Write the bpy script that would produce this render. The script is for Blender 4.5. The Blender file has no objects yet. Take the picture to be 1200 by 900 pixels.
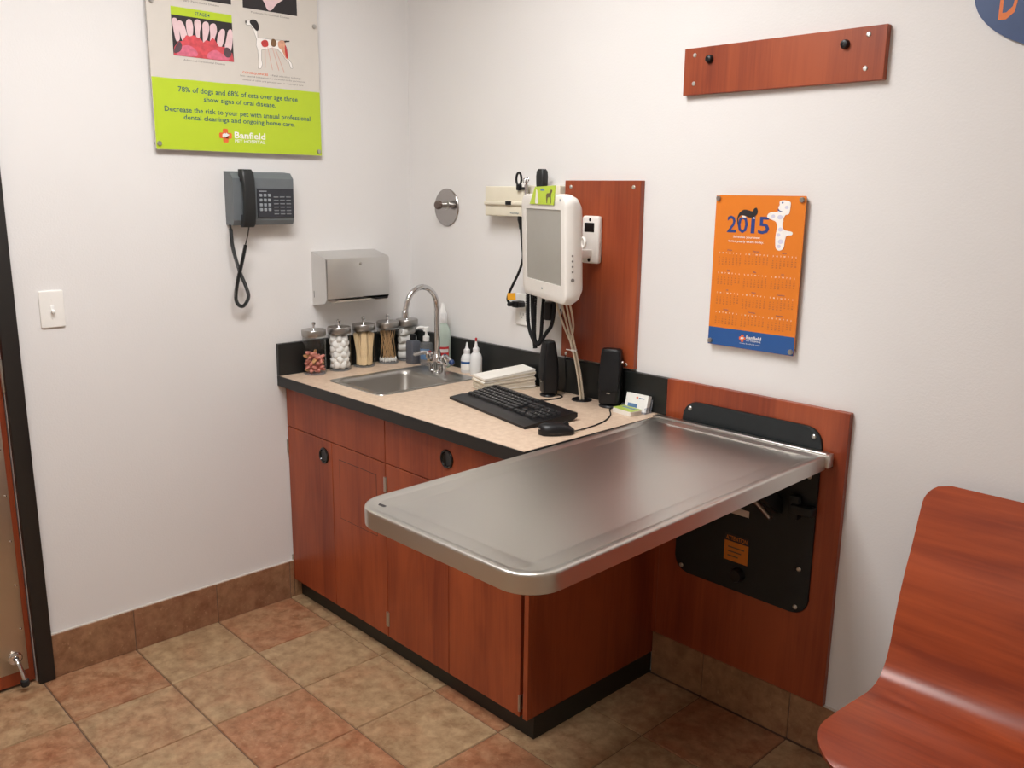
import bpy, bmesh, math, random, calendar
from mathutils import Matrix, Vector, Euler
random.seed(7)
PI = math.pi
sc = bpy.context.scene
COL = sc.collection
WM = {}

# ------------------------------------------------------------------ materials
def lin(r, g, b):
    f = lambda c: (c/255/12.92) if c/255 <= .04045 else ((c/255+.055)/1.055)**2.4
    return (f(r), f(g), f(b), 1)
MATS = {}
def pm(name, rgb, rough=.5, metal=0., spec=.5, var=.04, scale=30., bump=0., bscale=200., coat=0.):
    """procedural principled material with a little tonal variation and bump"""
    m = bpy.data.materials.new(name); m.use_nodes = True; MATS[name] = m
    nt = m.node_tree; N = nt.nodes; L = nt.links
    b = N['Principled BSDF']
    b.inputs['Roughness'].default_value = rough; b.inputs['Metallic'].default_value = metal
    b.inputs['Specular IOR Level'].default_value = spec
    if coat: b.inputs['Coat Weight'].default_value = coat; b.inputs['Coat Roughness'].default_value = .08
    tc = N.new('ShaderNodeTexCoord')
    nz = N.new('ShaderNodeTexNoise'); nz.inputs['Scale'].default_value = scale; nz.inputs['Detail'].default_value = 3
    L.new(tc.outputs['Object'], nz.inputs['Vector'])
    rp = N.new('ShaderNodeValToRGB')
    c = lin(*rgb)
    rp.color_ramp.elements[0].position = .3; rp.color_ramp.elements[1].position = .7
    rp.color_ramp.elements[0].color = tuple(x*(1-var) for x in c[:3])+(1,)
    rp.color_ramp.elements[1].color = tuple(min(1, x*(1+var)) for x in c[:3])+(1,)
    L.new(nz.outputs['Fac'], rp.inputs['Fac']); L.new(rp.outputs['Color'], b.inputs['Base Color'])
    if bump:
        n2 = N.new('ShaderNodeTexNoise'); n2.inputs['Scale'].default_value = bscale; n2.inputs['Detail'].default_value = 2
        L.new(tc.outputs['Object'], n2.inputs['Vector'])
        bp = N.new('ShaderNodeBump'); bp.inputs['Strength'].default_value = bump; bp.inputs['Distance'].default_value = .002
        L.new(n2.outputs['Fac'], bp.inputs['Height']); L.new(bp.outputs['Normal'], b.inputs['Normal'])
    return m

def wood(name, light, dark, axis, rough=.38, k=1., spec=.45, swirl=1.2):
    m = bpy.data.materials.new(name); m.use_nodes = True; MATS[name] = m
    nt = m.node_tree; N = nt.nodes; L = nt.links; b = N['Principled BSDF']
    b.inputs['Roughness'].default_value = rough; b.inputs['Specular IOR Level'].default_value = spec
    tc = N.new('ShaderNodeTexCoord')
    def nz(al, ac, det, dist):
        mp = N.new('ShaderNodeMapping')
        s = [ac*k]*3; s['xyz'.index(axis)] = al*k
        mp.inputs['Scale'].default_value = s
        L.new(tc.outputs['Object'], mp.inputs['Vector'])
        n = N.new('ShaderNodeTexNoise'); n.inputs['Scale'].default_value = 1
        n.inputs['Detail'].default_value = det; n.inputs['Distortion'].default_value = dist
        L.new(mp.outputs['Vector'], n.inputs['Vector']); return n
    a = nz(1.6, 9, 3, swirl); f = nz(4, 130, 4, .2); d = nz(1.2, 4, 1, .4)
    mx = N.new('ShaderNodeMix'); mx.data_type = 'FLOAT'; mx.inputs[0].default_value = .35
    L.new(a.outputs['Fac'], mx.inputs[2]); L.new(f.outputs['Fac'], mx.inputs[3])
    m2 = N.new('ShaderNodeMix'); m2.data_type = 'FLOAT'; m2.inputs[0].default_value = .35
    L.new(mx.outputs[0], m2.inputs[2]); L.new(d.outputs['Fac'], m2.inputs[3])
    rp = N.new('ShaderNodeValToRGB')
    rp.color_ramp.elements[0].position = .38; rp.color_ramp.elements[1].position = .62
    rp.color_ramp.elements[0].color = lin(*dark); rp.color_ramp.elements[1].color = lin(*light)
    L.new(m2.outputs[0], rp.inputs['Fac']); L.new(rp.outputs['Color'], b.inputs['Base Color'])
    return m

def steel(name, rgb, rough, axis='y', aniso=0., var=.06, vs=260.):
    m = bpy.data.materials.new(name); m.use_nodes = True; MATS[name] = m
    nt = m.node_tree; N = nt.nodes; L = nt.links; b = N['Principled BSDF']
    b.inputs['Metallic'].default_value = 1; b.inputs['Base Color'].default_value = lin(*rgb)
    b.inputs['Anisotropic'].default_value = aniso
    tc = N.new('ShaderNodeTexCoord'); mp = N.new('ShaderNodeMapping')
    s = [vs]*3; s['xyz'.index(axis)] = 3
    mp.inputs['Scale'].default_value = s
    L.new(tc.outputs['Object'], mp.inputs['Vector'])
    n = N.new('ShaderNodeTexNoise'); n.inputs['Scale'].default_value = 1; n.inputs['Detail'].default_value = 3
    L.new(mp.outputs['Vector'], n.inputs['Vector'])
    mr = N.new('ShaderNodeMapRange'); mr.inputs[3].default_value = rough-var; mr.inputs[4].default_value = rough+var
    L.new(n.outputs['Fac'], mr.inputs[0]); L.new(mr.outputs[0], b.inputs['Roughness'])
    return m

def thin_glass(name, tint=(1, 1, 1), gloss=1.45, rough=.02, milk=0.):
    m = bpy.data.materials.new(name); m.use_nodes = True; MATS[name] = m
    nt = m.node_tree; N = nt.nodes; L = nt.links
    out = N['Material Output']; N.remove(N['Principled BSDF'])
    t = N.new('ShaderNodeBsdfTransparent'); t.inputs['Color'].default_value = tint+(1,)
    g = N.new('ShaderNodeBsdfGlossy'); g.inputs['Roughness'].default_value = rough
    lw = N.new('ShaderNodeLayerWeight'); lw.inputs['Blend'].default_value = .5
    pw = N.new('ShaderNodeMath'); pw.operation = 'POWER'; pw.inputs[1].default_value = 3.5; L.new(lw.outputs['Facing'], pw.inputs[0])
    f = N.new('ShaderNodeMath'); f.operation = 'MULTIPLY_ADD'; f.inputs[1].default_value = .6; f.inputs[2].default_value = ((gloss-1)/(gloss+1))**2
    L.new(pw.outputs[0], f.inputs[0])
    mix = N.new('ShaderNodeMixShader'); L.new(f.outputs[0], mix.inputs[0]); L.new(t.outputs[0], mix.inputs[1]); L.new(g.outputs[0], mix.inputs[2])
    last = mix
    if milk:
        d = N.new('ShaderNodeBsdfDiffuse'); d.inputs['Color'].default_value = tint+(1,)
        m2 = N.new('ShaderNodeMixShader'); m2.inputs[0].default_value = milk
        L.new(mix.outputs[0], m2.inputs[1]); L.new(d.outputs[0], m2.inputs[2]); last = m2
    L.new(last.outputs[0], out.inputs['Surface'])
    return m

def emit(name, rgb, strength):
    m = bpy.data.materials.new(name); m.use_nodes = True; MATS[name] = m
    nt = m.node_tree; N = nt.nodes; L = nt.links
    out = N['Material Output']; N.remove(N['Principled BSDF'])
    e = N.new('ShaderNodeEmission'); e.inputs['Color'].default_value = rgb+(1,); e.inputs['Strength'].default_value = strength
    L.new(e.outputs[0], out.inputs['Surface']); return m

def tile_mat(name, beige0, beige1, red0, red1, rough=.42):
    m = bpy.data.materials.new(name); m.use_nodes = True; MATS[name] = m
    nt = m.node_tree; N = nt.nodes; L = nt.links; b = N['Principled BSDF']
    b.inputs['Roughness'].default_value = rough; b.inputs['Specular IOR Level'].default_value = .4
    tc = N.new('ShaderNodeTexCoord')
    at = N.new('ShaderNodeAttribute'); at.attribute_name = 'tone'
    sd = N.new('ShaderNodeAttribute'); sd.attribute_name = 'seed'
    cmb = N.new('ShaderNodeCombineXYZ')
    for i in range(3): L.new(sd.outputs['Fac'], cmb.inputs[i])
    ad = N.new('ShaderNodeVectorMath'); ad.operation = 'ADD'
    L.new(tc.outputs['Object'], ad.inputs[0]); L.new(cmb.outputs[0], ad.inputs[1])
    def noise(s, d, dist=0.):
        n = N.new('ShaderNodeTexNoise'); n.inputs['Scale'].default_value = s; n.inputs['Detail'].default_value = d
        n.inputs['Distortion'].default_value = dist; n.inputs['Roughness'].default_value = .65
        L.new(ad.outputs[0], n.inputs['Vector']); return n
    a = noise(24, 8, .2)
    def ramp(c0, c1):
        r = N.new('ShaderNodeValToRGB'); r.color_ramp.elements[0].position = .36; r.color_ramp.elements[1].position = .64
        r.color_ramp.elements[0].color = lin(*c0); r.color_ramp.elements[1].color = lin(*c1)
        L.new(a.outputs['Fac'], r.inputs['Fac']); return r
    rb = ramp(beige0, beige1); rr = ramp(red0, red1)
    mx = N.new('ShaderNodeMix'); mx.data_type = 'RGBA'
    bl = noise(7, 5, .3)
    sub = N.new('ShaderNodeMath'); sub.operation = 'SUBTRACT'; sub.inputs[1].default_value = .5; L.new(bl.outputs['Fac'], sub.inputs[0])
    mad = N.new('ShaderNodeMath'); mad.operation = 'MULTIPLY_ADD'; mad.inputs[1].default_value = 2.0; mad.use_clamp = True
    L.new(sub.outputs[0], mad.inputs[0]); L.new(at.outputs['Fac'], mad.inputs[2])
    L.new(mad.outputs[0], mx.inputs[0]); L.new(rb.outputs[0], mx.inputs[6]); L.new(rr.outputs[0], mx.inputs[7])
    sp = noise(70, 3); rs = N.new('ShaderNodeValToRGB')
    rs.color_ramp.elements[0].position = .62; rs.color_ramp.elements[1].position = .74
    rs.color_ramp.elements[0].color = (0, 0, 0, 1); rs.color_ramp.elements[1].color = (.45, .45, .45, 1)
    L.new(sp.outputs['Fac'], rs.inputs['Fac'])
    m3 = N.new('ShaderNodeMix'); m3.data_type = 'RGBA'
    L.new(rs.outputs[0], m3.inputs[0]); L.new(mx.outputs[2], m3.inputs[6]); m3.inputs[7].default_value = lin(196, 160, 126)
    L.new(m3.outputs[2], b.inputs['Base Color'])
    bp = N.new('ShaderNodeBump'); bp.inputs['Strength'].default_value = .15; bp.inputs['Distance'].default_value = .003
    n3 = noise(35, 4); L.new(n3.outputs['Fac'], bp.inputs['Height']); L.new(bp.outputs[0], b.inputs['Normal'])
    return m

pm('wall_paint', (224, 222, 221), .75, spec=.2, var=.012, scale=3, bump=.22, bscale=170)
pm('low_bounce_paint', (196, 186, 174), .75, spec=.2, var=.012, scale=3, bump=.22, bscale=170)  # unseen walls coloured darker than wall_paint to cut bounced light
pm('ceiling_tile', (232, 230, 226), .9, spec=.1, bump=.3, bscale=120)
tile_mat('floor_tile', (143, 115, 85), (180, 153, 118), (136, 86, 58), (172, 122, 90))
tile_mat('base_tile', (134, 100, 72), (166, 128, 95), (124, 82, 58), (150, 106, 80))
pm('grout', (104, 82, 68), .9, var=.1, scale=80)
pm('caulk', (205, 198, 190), .7)
wood('cherry_vertical', (162, 78, 44), (124, 52, 31), 'z')
wood('cherry_along', (176, 81, 44), (134, 55, 32), 'x', rough=.3, swirl=2.2, k=.8)
pm('cherry_edge', (110, 52, 38), .45, var=.1)
pm('black_frame', (30, 27, 25), .45)
pm('black_laminate', (26, 28, 27), .4, var=.08)
pm('black_plastic', (22, 22, 24), .38, spec=.35)
pm('black_soft', (27, 27, 29), .7, spec=.25, bump=.1, bscale=600)
pm('black_gloss', (14, 14, 15), .12)
pm('black_steel', (32, 36, 38), .5, spec=.35, var=.06)
pm('key_black', (33, 34, 36), .38)
pm('phone_grey', (104, 110, 114), .5, var=.03)
pm('phone_side', (124, 128, 132), .5, var=.03)
pm('phone_panel', (48, 50, 57), .5)
pm('phone_key', (150, 156, 162), .5)
pm('handset_black', (28, 30, 31), .45)
pm('cream', (222, 215, 196), .45, var=.02)
pm('beige_cable', (205, 192, 172), .55)
pm('monitor_white', (226, 222, 216), .4, var=.015)
pm('screen_grey', (156, 153, 145), .24, spec=.5, var=.01)
pm('white_plastic', (236, 234, 230), .4, var=.02)
pm('white_gloss', (240, 240, 238), .25, var=.02)
pm('paper', (236, 232, 224), .8, var=.03, scale=14)
pm('paper_edge', (214, 204, 186), .85, var=.08, scale=60)
pm('cotton', (240, 238, 235), .95, var=.03, bump=.6, bscale=90)
pm('tongue_wood', (230, 202, 160), .7, var=.08, scale=40)
pm('swab_wood', (196, 158, 112), .7, var=.08, scale=60)
pm('treat_pink', (208, 132, 118), .75, var=.2, scale=50, bump=.4, bscale=120)
pm('treat_tan', (206, 154, 104), .75, var=.15, scale=50, bump=.4, bscale=120)
pm('blue_plastic', (40, 62, 110), .35)
pm('red_label', (196, 40, 44), .5)
pm('red_tip', (176, 36, 40), .45)
pm('yellow_tag', (222, 158, 26), .6)
pm('orange_sticker', (206, 122, 34), .6)
pm('peg_tip_brown', (92, 76, 68), .5)
pm('rubber', (26, 26, 28), .7)
pm('board_white', (210, 204, 196), .4, var=.01)
pm('lime', (182, 206, 44), .4, var=.01)
pm('calendar_orange', (222, 124, 36), .4, var=.01)
pm('calendar_blue', (38, 84, 146), .4, var=.01)
pm('ink_blue', (36, 62, 128), .5)
pm('ink_teal', (36, 84, 104), .5)
pm('ink_grey', (120, 114, 110), .5)
pm('ink_dark', (40, 36, 38), .5)
pm('ink_purple', (120, 72, 74), .5)
pm('ink_white', (238, 234, 230), .5)
pm('ink_orange', (226, 104, 50), .5)
pm('ink_lavender', (206, 204, 222), .5)
pm('tooth', (226, 196, 200), .5, var=.06, scale=60)
pm('gum_red', (204, 76, 84), .5, var=.2, scale=60)
pm('gum_pink', (212, 108, 132), .5, var=.15, scale=80)
pm('tartar', (86, 66, 74), .5, var=.2, scale=80)
pm('organ_red', (190, 60, 58), .5, var=.15, scale=90)
pm('organ_brown', (120, 88, 58), .5, var=.15, scale=90)
pm('organ_tan', (214, 160, 132), .5, var=.12, scale=90)
pm('sign_blue', (52, 74, 116), .4, var=.06, scale=20)
pm('sign_orange', (214, 112, 42), .4)
pm('counter_black', (34, 33, 32), .5, var=.05)
pm('flyer_green', (170, 190, 84), .5, var=.15, scale=40)
pm('flyer_blue', (96, 130, 170), .5, var=.15, scale=60)
pm('brown_ink', (96, 84, 52), .5)
pm('bottle_white', (226, 226, 226), .35)
pm('liquid_green', (176, 200, 186), .3)
pm('dark_bottle', (92, 95, 104), .3)
steel('stainless_table', (206, 203, 198), .33, 'y', 0., .012, 120.)
steel('stainless_sink', (182, 179, 174), .38, 'y')
steel('stainless_box', (218, 217, 215), .42, 'z')
steel('stainless_disc', (176, 172, 170), .22, 'z')
steel('kick_steel', (206, 196, 180), .4, 'z')
steel('chrome', (214, 214, 216), .08, var=.02)
steel('lid_chrome', (172, 169, 166), .3, var=.03)
steel('satin', (190, 188, 184), .32)
steel('alu', (208, 206, 202), .42)
thin_glass('jar_glass', (.97, .98, .975), 1.5)
thin_glass('clear_plastic', (.86, .88, .92), 1.45, .05, .12)
thin_glass('soft_bottle', (.94, .95, .95), 1.4, .2, .72)
thin_glass('green_bottle', (.74, .86, .79), 1.45, .1, .62)
emit('diffuser', (1., .985, .968), 22.)

def counter_mat():
    m = pm('counter_beige', (212, 184, 158), .42, var=.0)
    nt = m.node_tree; N = nt.nodes; L = nt.links; b = N['Principled BSDF']
    tc = N['Texture Coordinate'] if 'Texture Coordinate' in N else [n for n in N if n.type == 'TEX_COORD'][0]
    n = N.new('ShaderNodeTexNoise'); n.inputs['Scale'].default_value = 48; n.inputs['Detail'].default_value = 7; n.inputs['Roughness'].default_value = .7
    L.new(tc.outputs['Object'], n.inputs['Vector'])
    r = N.new('ShaderNodeValToRGB'); r.color_ramp.elements[0].position = .32; r.color_ramp.elements[1].position = .68
    r.color_ramp.elements[0].color = lin(196, 170, 147); r.color_ramp.elements[1].color = lin(218, 196, 174)
    L.new(n.outputs['Fac'], r.inputs['Fac']); L.new(r.outputs[0], b.inputs['Base Color'])
counter_mat()

# ------------------------------------------------------------------ mesh helpers
def nb(): return bmesh.new()
def merge(bm, t, M=None):
    if M is not None: t.transform(M)
    me = bpy.data.meshes.new('tmp'); t.to_mesh(me); t.free(); bm.from_mesh(me); bpy.data.meshes.remove(me)
def box(bm, x0, x1, y0, y1, z0, z1, bev=0., seg=2, M=None):
    t = bmesh.new()
    bmesh.ops.create_cube(t, size=1, matrix=Matrix.Translation(((x0+x1)/2, (y0+y1)/2, (z0+z1)/2)) @ Matrix.Diagonal((x1-x0, y1-y0, z1-z0, 1)))
    if bev: bmesh.ops.bevel(t, geom=t.edges[:], offset=bev, segments=seg, affect='EDGES', profile=.5)
    merge(bm, t, M); return bm
def prism(bm, poly, z0, z1, M=None, bev=0., seg=2):
    t = bmesh.new()
    a = sum(poly[i][0]*poly[(i+1) % len(poly)][1]-poly[(i+1) % len(poly)][0]*poly[i][1] for i in range(len(poly)))
    if a < 0: poly = poly[::-1]
    lo = [t.verts.new((p[0], p[1], z0)) for p in poly]; hi = [t.verts.new((p[0], p[1], z1)) for p in poly]
    t.faces.new(lo[::-1]); top = t.faces.new(hi)
    n = len(poly)
    for i in range(n): t.faces.new((lo[i], lo[(i+1) % n], hi[(i+1) % n], hi[i]))
    if bev:
        bmesh.ops.bevel(t, geom=list(top.edges), offset=bev, segments=seg, affect='EDGES', profile=.5)
    big = [f for f in t.faces if len(f.verts) > 4]
    bmesh.ops.triangulate(t, faces=big)
    merge(bm, t, M); return bm
def rrect(x0, x1, y0, y1, r, seg=6):
    rs = r if isinstance(r, (list, tuple)) else [r]*4       # bl, br, tr, tl
    P = []
    for (cx, cy, sx, sy, a0, rr) in ((x0, y0, 1, 1, PI, rs[0]), (x1, y0, -1, 1, 1.5*PI, rs[1]), (x1, y1, -1, -1, 0, rs[2]), (x0, y1, 1, -1, .5*PI, rs[3])):
        if rr <= 1e-6: P.append((cx, cy)); continue
        ox, oy = cx+sx*rr, cy+sy*rr
        for k in range(seg+1):
            a = a0+k/seg*PI/2; P.append((ox+rr*math.cos(a), oy+rr*math.sin(a)))
    return P
def loft(bm, rings, cap0=True, cap1=True, M=None):
    t = bmesh.new(); R = [[t.verts.new(p) for p in r] for r in rings]
    n = len(R[0])
    for a, b in zip(R, R[1:]):
        for i in range(n): t.faces.new((a[i], a[(i+1) % n], b[(i+1) % n], b[i]))
    caps = []
    if cap0: caps.append(t.faces.new(R[0][::-1]))
    if cap1: caps.append(t.faces.new(R[-1]))
    if caps and n > 4: bmesh.ops.triangulate(t, faces=caps)
    bmesh.ops.recalc_face_normals(t, faces=t.faces[:]) if (cap0 and cap1) else None
    merge(bm, t, M); return bm
def lathe(bm, prof, seg=28, M=None, c=(0, 0, 0)):
    t = bmesh.new(); rows = []
    for r, z in prof:
        if r < 1e-6: rows.append([t.verts.new((c[0], c[1], c[2]+z))])
        else: rows.append([t.verts.new((c[0]+r*math.cos(2*PI*k/seg), c[1]+r*math.sin(2*PI*k/seg), c[2]+z)) for k in range(seg)])
    for a, b in zip(rows, rows[1:]):
        for k in range(seg):
            k2 = (k+1) % seg
            if len(a) == 1 and len(b) == 1: continue
            if len(a) == 1: t.faces.new((a[0], b[k2], b[k]))
            elif len(b) == 1: t.faces.new((a[k], a[k2], b[0]))
            else: t.faces.new((a[k], a[k2], b[k2], b[k]))
    bmesh.ops.recalc_face_normals(t, faces=t.faces[:])
    merge(bm, t, M); return bm
def spline(pts, n=8):
    P = [Vector(p) for p in pts]; P = [2*P[0]-P[1]]+P+[2*P[-1]-P[-2]]; out = []
    for i in range(1, len(P)-2):
        a, b, c, d = P[i-1:i+3]
        for k in range(n):
            t = k/n
            out.append(.5*((2*b)+(c-a)*t+(2*a-5*b+4*c-d)*t*t+(3*b-a-3*c+d)*t**3))
    out.append(P[-2]); return out
def frames(pts):
    T = [(pts[min(i+1, len(pts)-1)]-pts[max(i-1, 0)]).normalized() for i in range(len(pts))]
    u = T[0].orthogonal().normalized(); F = []
    for t in T:
        u = (u-t*u.dot(t)); u = u.normalized() if u.length > 1e-6 else t.orthogonal().normalized()
        F.append((u, t.cross(u)))
    return F
def tube(bm, pts, r, seg=8, n=8, smooth=True, M=None):
    P = spline(pts, n) if smooth and len(pts) > 2 else [Vector(p) for p in pts]
    F = frames(P); N_ = len(P)
    rr = r if callable(r) else (lambda f: r)
    rings = [[p+(u*math.cos(2*PI*k/seg)+v*math.sin(2*PI*k/seg))*rr(i/(N_-1)) for k in range(seg)] for i, (p, (u, v)) in enumerate(zip(P, F))]
    return loft(bm, rings, True, True, M)
def coil(bm, pts, R, pitch, r, seg=5, per=10):
    P = spline(pts, 16); L = [0]
    for a, b in zip(P, P[1:]): L.append(L[-1]+(b-a).length)
    F = frames(P); tot = L[-1]; n = int(tot/pitch*per); out = []; j = 0
    for i in range(n+1):
        s = tot*i/n
        while j < len(L)-2 and L[j+1] < s: j += 1
        f = (s-L[j])/max(1e-9, L[j+1]-L[j]); p = P[j].lerp(P[j+1], f); u, v = F[j]; a = 2*PI*i/per
        out.append(p+(u*math.cos(a)+v*math.sin(a))*R)
    return tube(bm, out, r, seg, 1, False)
def ball(bm, c, r, sub=2, M=None):
    t = bmesh.new(); bmesh.ops.create_icosphere(t, subdivisions=sub, radius=1)
    rr = r if isinstance(r, (tuple, list)) else (r, r, r)
    t.transform(Matrix.Translation(c) @ Matrix.Diagonal((rr[0], rr[1], rr[2], 1)))
    merge(bm, t, M); return bm
def ell(cx, cy, a, b, n=24): return [(cx+a*math.cos(2*PI*k/n), cy+b*math.sin(2*PI*k/n)) for k in range(n)]
BACK = Euler((PI/2, 0, 0)); LEFT = Euler((PI/2, 0, PI/2))       # local x right, y up, z out of the wall
MY = Matrix.Rotation(PI/2, 4, 'X')                               # lathe axis z -> -y (out of the back wall)
MX = Matrix.Rotation(PI/2, 4, 'Y')                               # lathe axis z -> +x (out of the left wall)
def T(x, y, z): return Matrix.Translation((x, y, z))

def finish(name, bm, mats, ang=35):
    me = bpy.data.meshes.new(name); bm.to_mesh(me); bm.free()
    for m in (mats if isinstance(mats, (list, tuple)) else [mats]): me.materials.append(MATS[m] if isinstance(m, str) else m)
    me.polygons.foreach_set('use_smooth', [True]*len(me.polygons))
    me.set_sharp_from_angle(angle=math.radians(ang))
    return me
def tag(o, label=None, cat=None, group=None, kind=None):
    if label: o['label'] = label
    if cat: o['category'] = cat
    if group: o['group'] = group
    if kind: o['kind'] = kind
    return o
def thing(name, label, cat, loc=(0, 0, 0), rot=(0, 0, 0), group=None, kind=None):
    o = bpy.data.objects.new(name, None); COL.objects.link(o); o.empty_display_size = .05
    o.location = loc; o.rotation_euler = rot
    WM[o.name] = Matrix.Translation(loc) @ Euler(rot).to_matrix().to_4x4()
    return tag(o, label, cat, group, kind)
def part(name, bm, mat, parent, world=False, ang=35, label=None):
    W = WM[parent.name]
    if world: bm.transform(W.inverted())
    o = bpy.data.objects.new(name, finish(name, bm, mat, ang)); COL.objects.link(o); o.parent = parent
    WM[o.name] = W
    if label: o['label'] = label
    return o
def single(name, bm, mat, label=None, cat=None, loc=(0, 0, 0), group=None, kind=None, ang=35):
    bm.transform(Matrix.Translation(loc).inverted())
    o = bpy.data.objects.new(name, finish(name, bm, mat, ang)); COL.objects.link(o); o.location = loc
    WM[o.name] = Matrix.Translation(loc)
    return tag(o, label, cat, group, kind)
def struct(name, bm, mat, parent=None): 
    if parent: return part(name, bm, mat, parent, True)
    return single(name, bm, mat, kind='structure')

_tc = {}
def text_geo(s, bold):
    k = (s, bold)
    if k not in _tc:
        cu = bpy.data.curves.new('t', 'FONT'); cu.body = s; cu.size = 1; cu.resolution_u = 2; cu.offset = bold
        ob = bpy.data.objects.new('t', cu); COL.objects.link(ob)
        dg = bpy.context.evaluated_depsgraph_get(); dg.update()
        ev = ob.evaluated_get(dg); me = ev.to_mesh()
        vs = [tuple(v.co) for v in me.vertices]; fs = [tuple(p.vertices) for p in me.polygons]
        ev.to_mesh_clear(); bpy.data.objects.remove(ob); bpy.data.curves.remove(cu)
        _tc[k] = (vs, fs)
    return _tc[k]
def text(bm, s, x0, x1, base, cap, z, bold=.0, align=None, t=.0003):
    """letters of cap height cap from x0 to x1 (or natural width when x1 is None), raised t above z"""
    vs, fs = text_geo(s, bold)
    if not vs: return bm
    a = min(v[0] for v in vs); b = max(v[0] for v in vs)
    sy = cap/.7; sx = sy if x1 is None else (x1-x0)/(b-a)
    if align == 'c': x0 = x0-(b-a)*sx/2
    nv = [bm.verts.new((x0+(v[0]-a)*sx, base+v[1]*sy, z+t)) for v in vs]
    for f in fs:
        try: bm.faces.new([nv[i] for i in f])
        except ValueError: pass
    return bm
from mathutils.geometry import tessellate_polygon
def flat(bm, poly, z, t=.0003):
    if len(poly) <= 4: return prism(bm, poly, z, z+t)
    lo = [bm.verts.new((q[0], q[1], z)) for q in poly]; hi = [bm.verts.new((q[0], q[1], z+t)) for q in poly]
    for tri in tessellate_polygon([[Vector((q[0], q[1], 0)) for q in poly]]):
        f = bm.faces.new([hi[i] for i in tri]); f.normal_update()
        if f.normal.z < 0: f.normal_flip()
    a = sum(poly[i-1][0]*poly[i][1]-poly[i][0]*poly[i-1][1] for i in range(len(poly)))
    for i in range(len(poly)):
        q = (lo[i-1], lo[i], hi[i], hi[i-1]); bm.faces.new(q if a > 0 else q[::-1])
    return bm

# ------------------------------------------------------------------ camera
yaw, pitch, roll, F = .8045, -.2161, .0124, 1030.117
cy_, sy_ = math.cos(yaw), math.sin(yaw); cp, sp = math.cos(pitch), math.sin(pitch)
fwd = Vector((-sy_*cp, cy_*cp, sp)); rt = Vector((cy_, sy_, 0)); up = rt.cross(fwd)
r2 = math.cos(roll)*rt+math.sin(roll)*up; u2 = -math.sin(roll)*rt+math.cos(roll)*up
cam = bpy.data.cameras.new('camera'); cam.sensor_width = 36; cam.lens = 36*F/1200; cam.clip_start = .05
co = bpy.data.objects.new('camera', cam); COL.objects.link(co)
M = Matrix((r2, u2, -fwd)).transposed().to_4x4(); M.translation = (2.9517, -2.2466, 1.5961)
co.matrix_world = M; sc.camera = co

# ------------------------------------------------------------------ room
XR, YF, ZC = 3.7, -3.5, 2.75
DY0, DY1, DZ = -1.552, -2.466, 2.06          # door opening
b = nb(); box(b, -.12, 0, DY0, .12, 0, ZC); box(b, -.12, 0, YF-.12, DY1, 0, ZC); box(b, -.12, 0, DY1, DY0, DZ, ZC)
struct('wall_left', b, 'wall_paint')
struct('wall_back', box(nb(), 0, XR, 0, .12, 0, ZC), 'wall_paint')
struct('wall_right', box(nb(), XR, XR+.12, YF-.12, .12, 0, ZC), 'low_bounce_paint')
struct('wall_front', box(nb(), 0, XR, YF-.12, YF, 0, ZC), 'low_bounce_paint')
struct('ceiling', box(nb(), -.12, XR+.12, YF-.12, .12, ZC, ZC+.1), 'ceiling_tile')

def floor():
    T_ = .305; x0 = .0056; yj = lambda j: -.6243+(j-3)*T_
    red = {(0, 0), (0, 2), (1, -1), (2, 1), (3, 1), (4, 2), (5, 4), (3, 3), (7, 3), (6, 1), (8, 2), (5, 0), (2, -2)}
    bm = nb(); mats = []; tone = []; seed = []
    def add(vs, mi, tn, s):
        f = bm.faces.new([bm.verts.new(v) for v in vs]); f.material_index = mi; tone.append(tn); seed.append(s)
    add([(-.12, YF, -.0035), (XR, YF, -.0035), (XR, 0, -.0035), (-.12, 0, -.0035)], 1, 0, 0)
    add([(-.12, YF, -.06), (-.12, 0, -.06), (XR, 0, -.06), (XR, YF, -.06)], 1, 0, 0)
    rnd = random.Random(3)
    for i in range(-1, 13):
        for j in range(-8, 6):
            a, c = max(-.12, x0+i*T_), min(XR, x0+(i+1)*T_); d, e = max(YF, yj(j)), min(0, yj(j+1))
            tn = .76 if (i, j) in red else rnd.choice((.02, .08, .14, .22))
            if i > 8 or j < -2: tn = rnd.choice((.05, .15, .9))
            tn += rnd.uniform(-.03, .05); s = rnd.uniform(0, 50)
            if c-a < .02 or e-d < .02: continue
            g, h = .0018, .0036
            o = [(a+g, d+g, -.0035), (c-g, d+g, -.0035), (c-g, e-g, -.0035), (a+g, e-g, -.0035)]
            q = [(a+h, d+h, 0), (c-h, d+h, 0), (c-h, e-h, 0), (a+h, e-h, 0)]
            add(q, 0, tn, s)
            for k in range(4): add([o[k], o[(k+1) % 4], q[(k+1) % 4], q[k]], 0, tn, s)
    me = bpy.data.meshes.new('floor'); bm.to_mesh(me); bm.free()
    me.materials.append(MATS['floor_tile']); me.materials.append(MATS['grout'])
    me.attributes.new('tone', 'FLOAT', 'FACE').data.foreach_set('value', tone)
    me.attributes.new('seed', 'FLOAT', 'FACE').data.foreach_set('value', seed)
    o = bpy.data.objects.new('floor', me); COL.objects.link(o); o['kind'] = 'structure'
floor()

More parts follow.
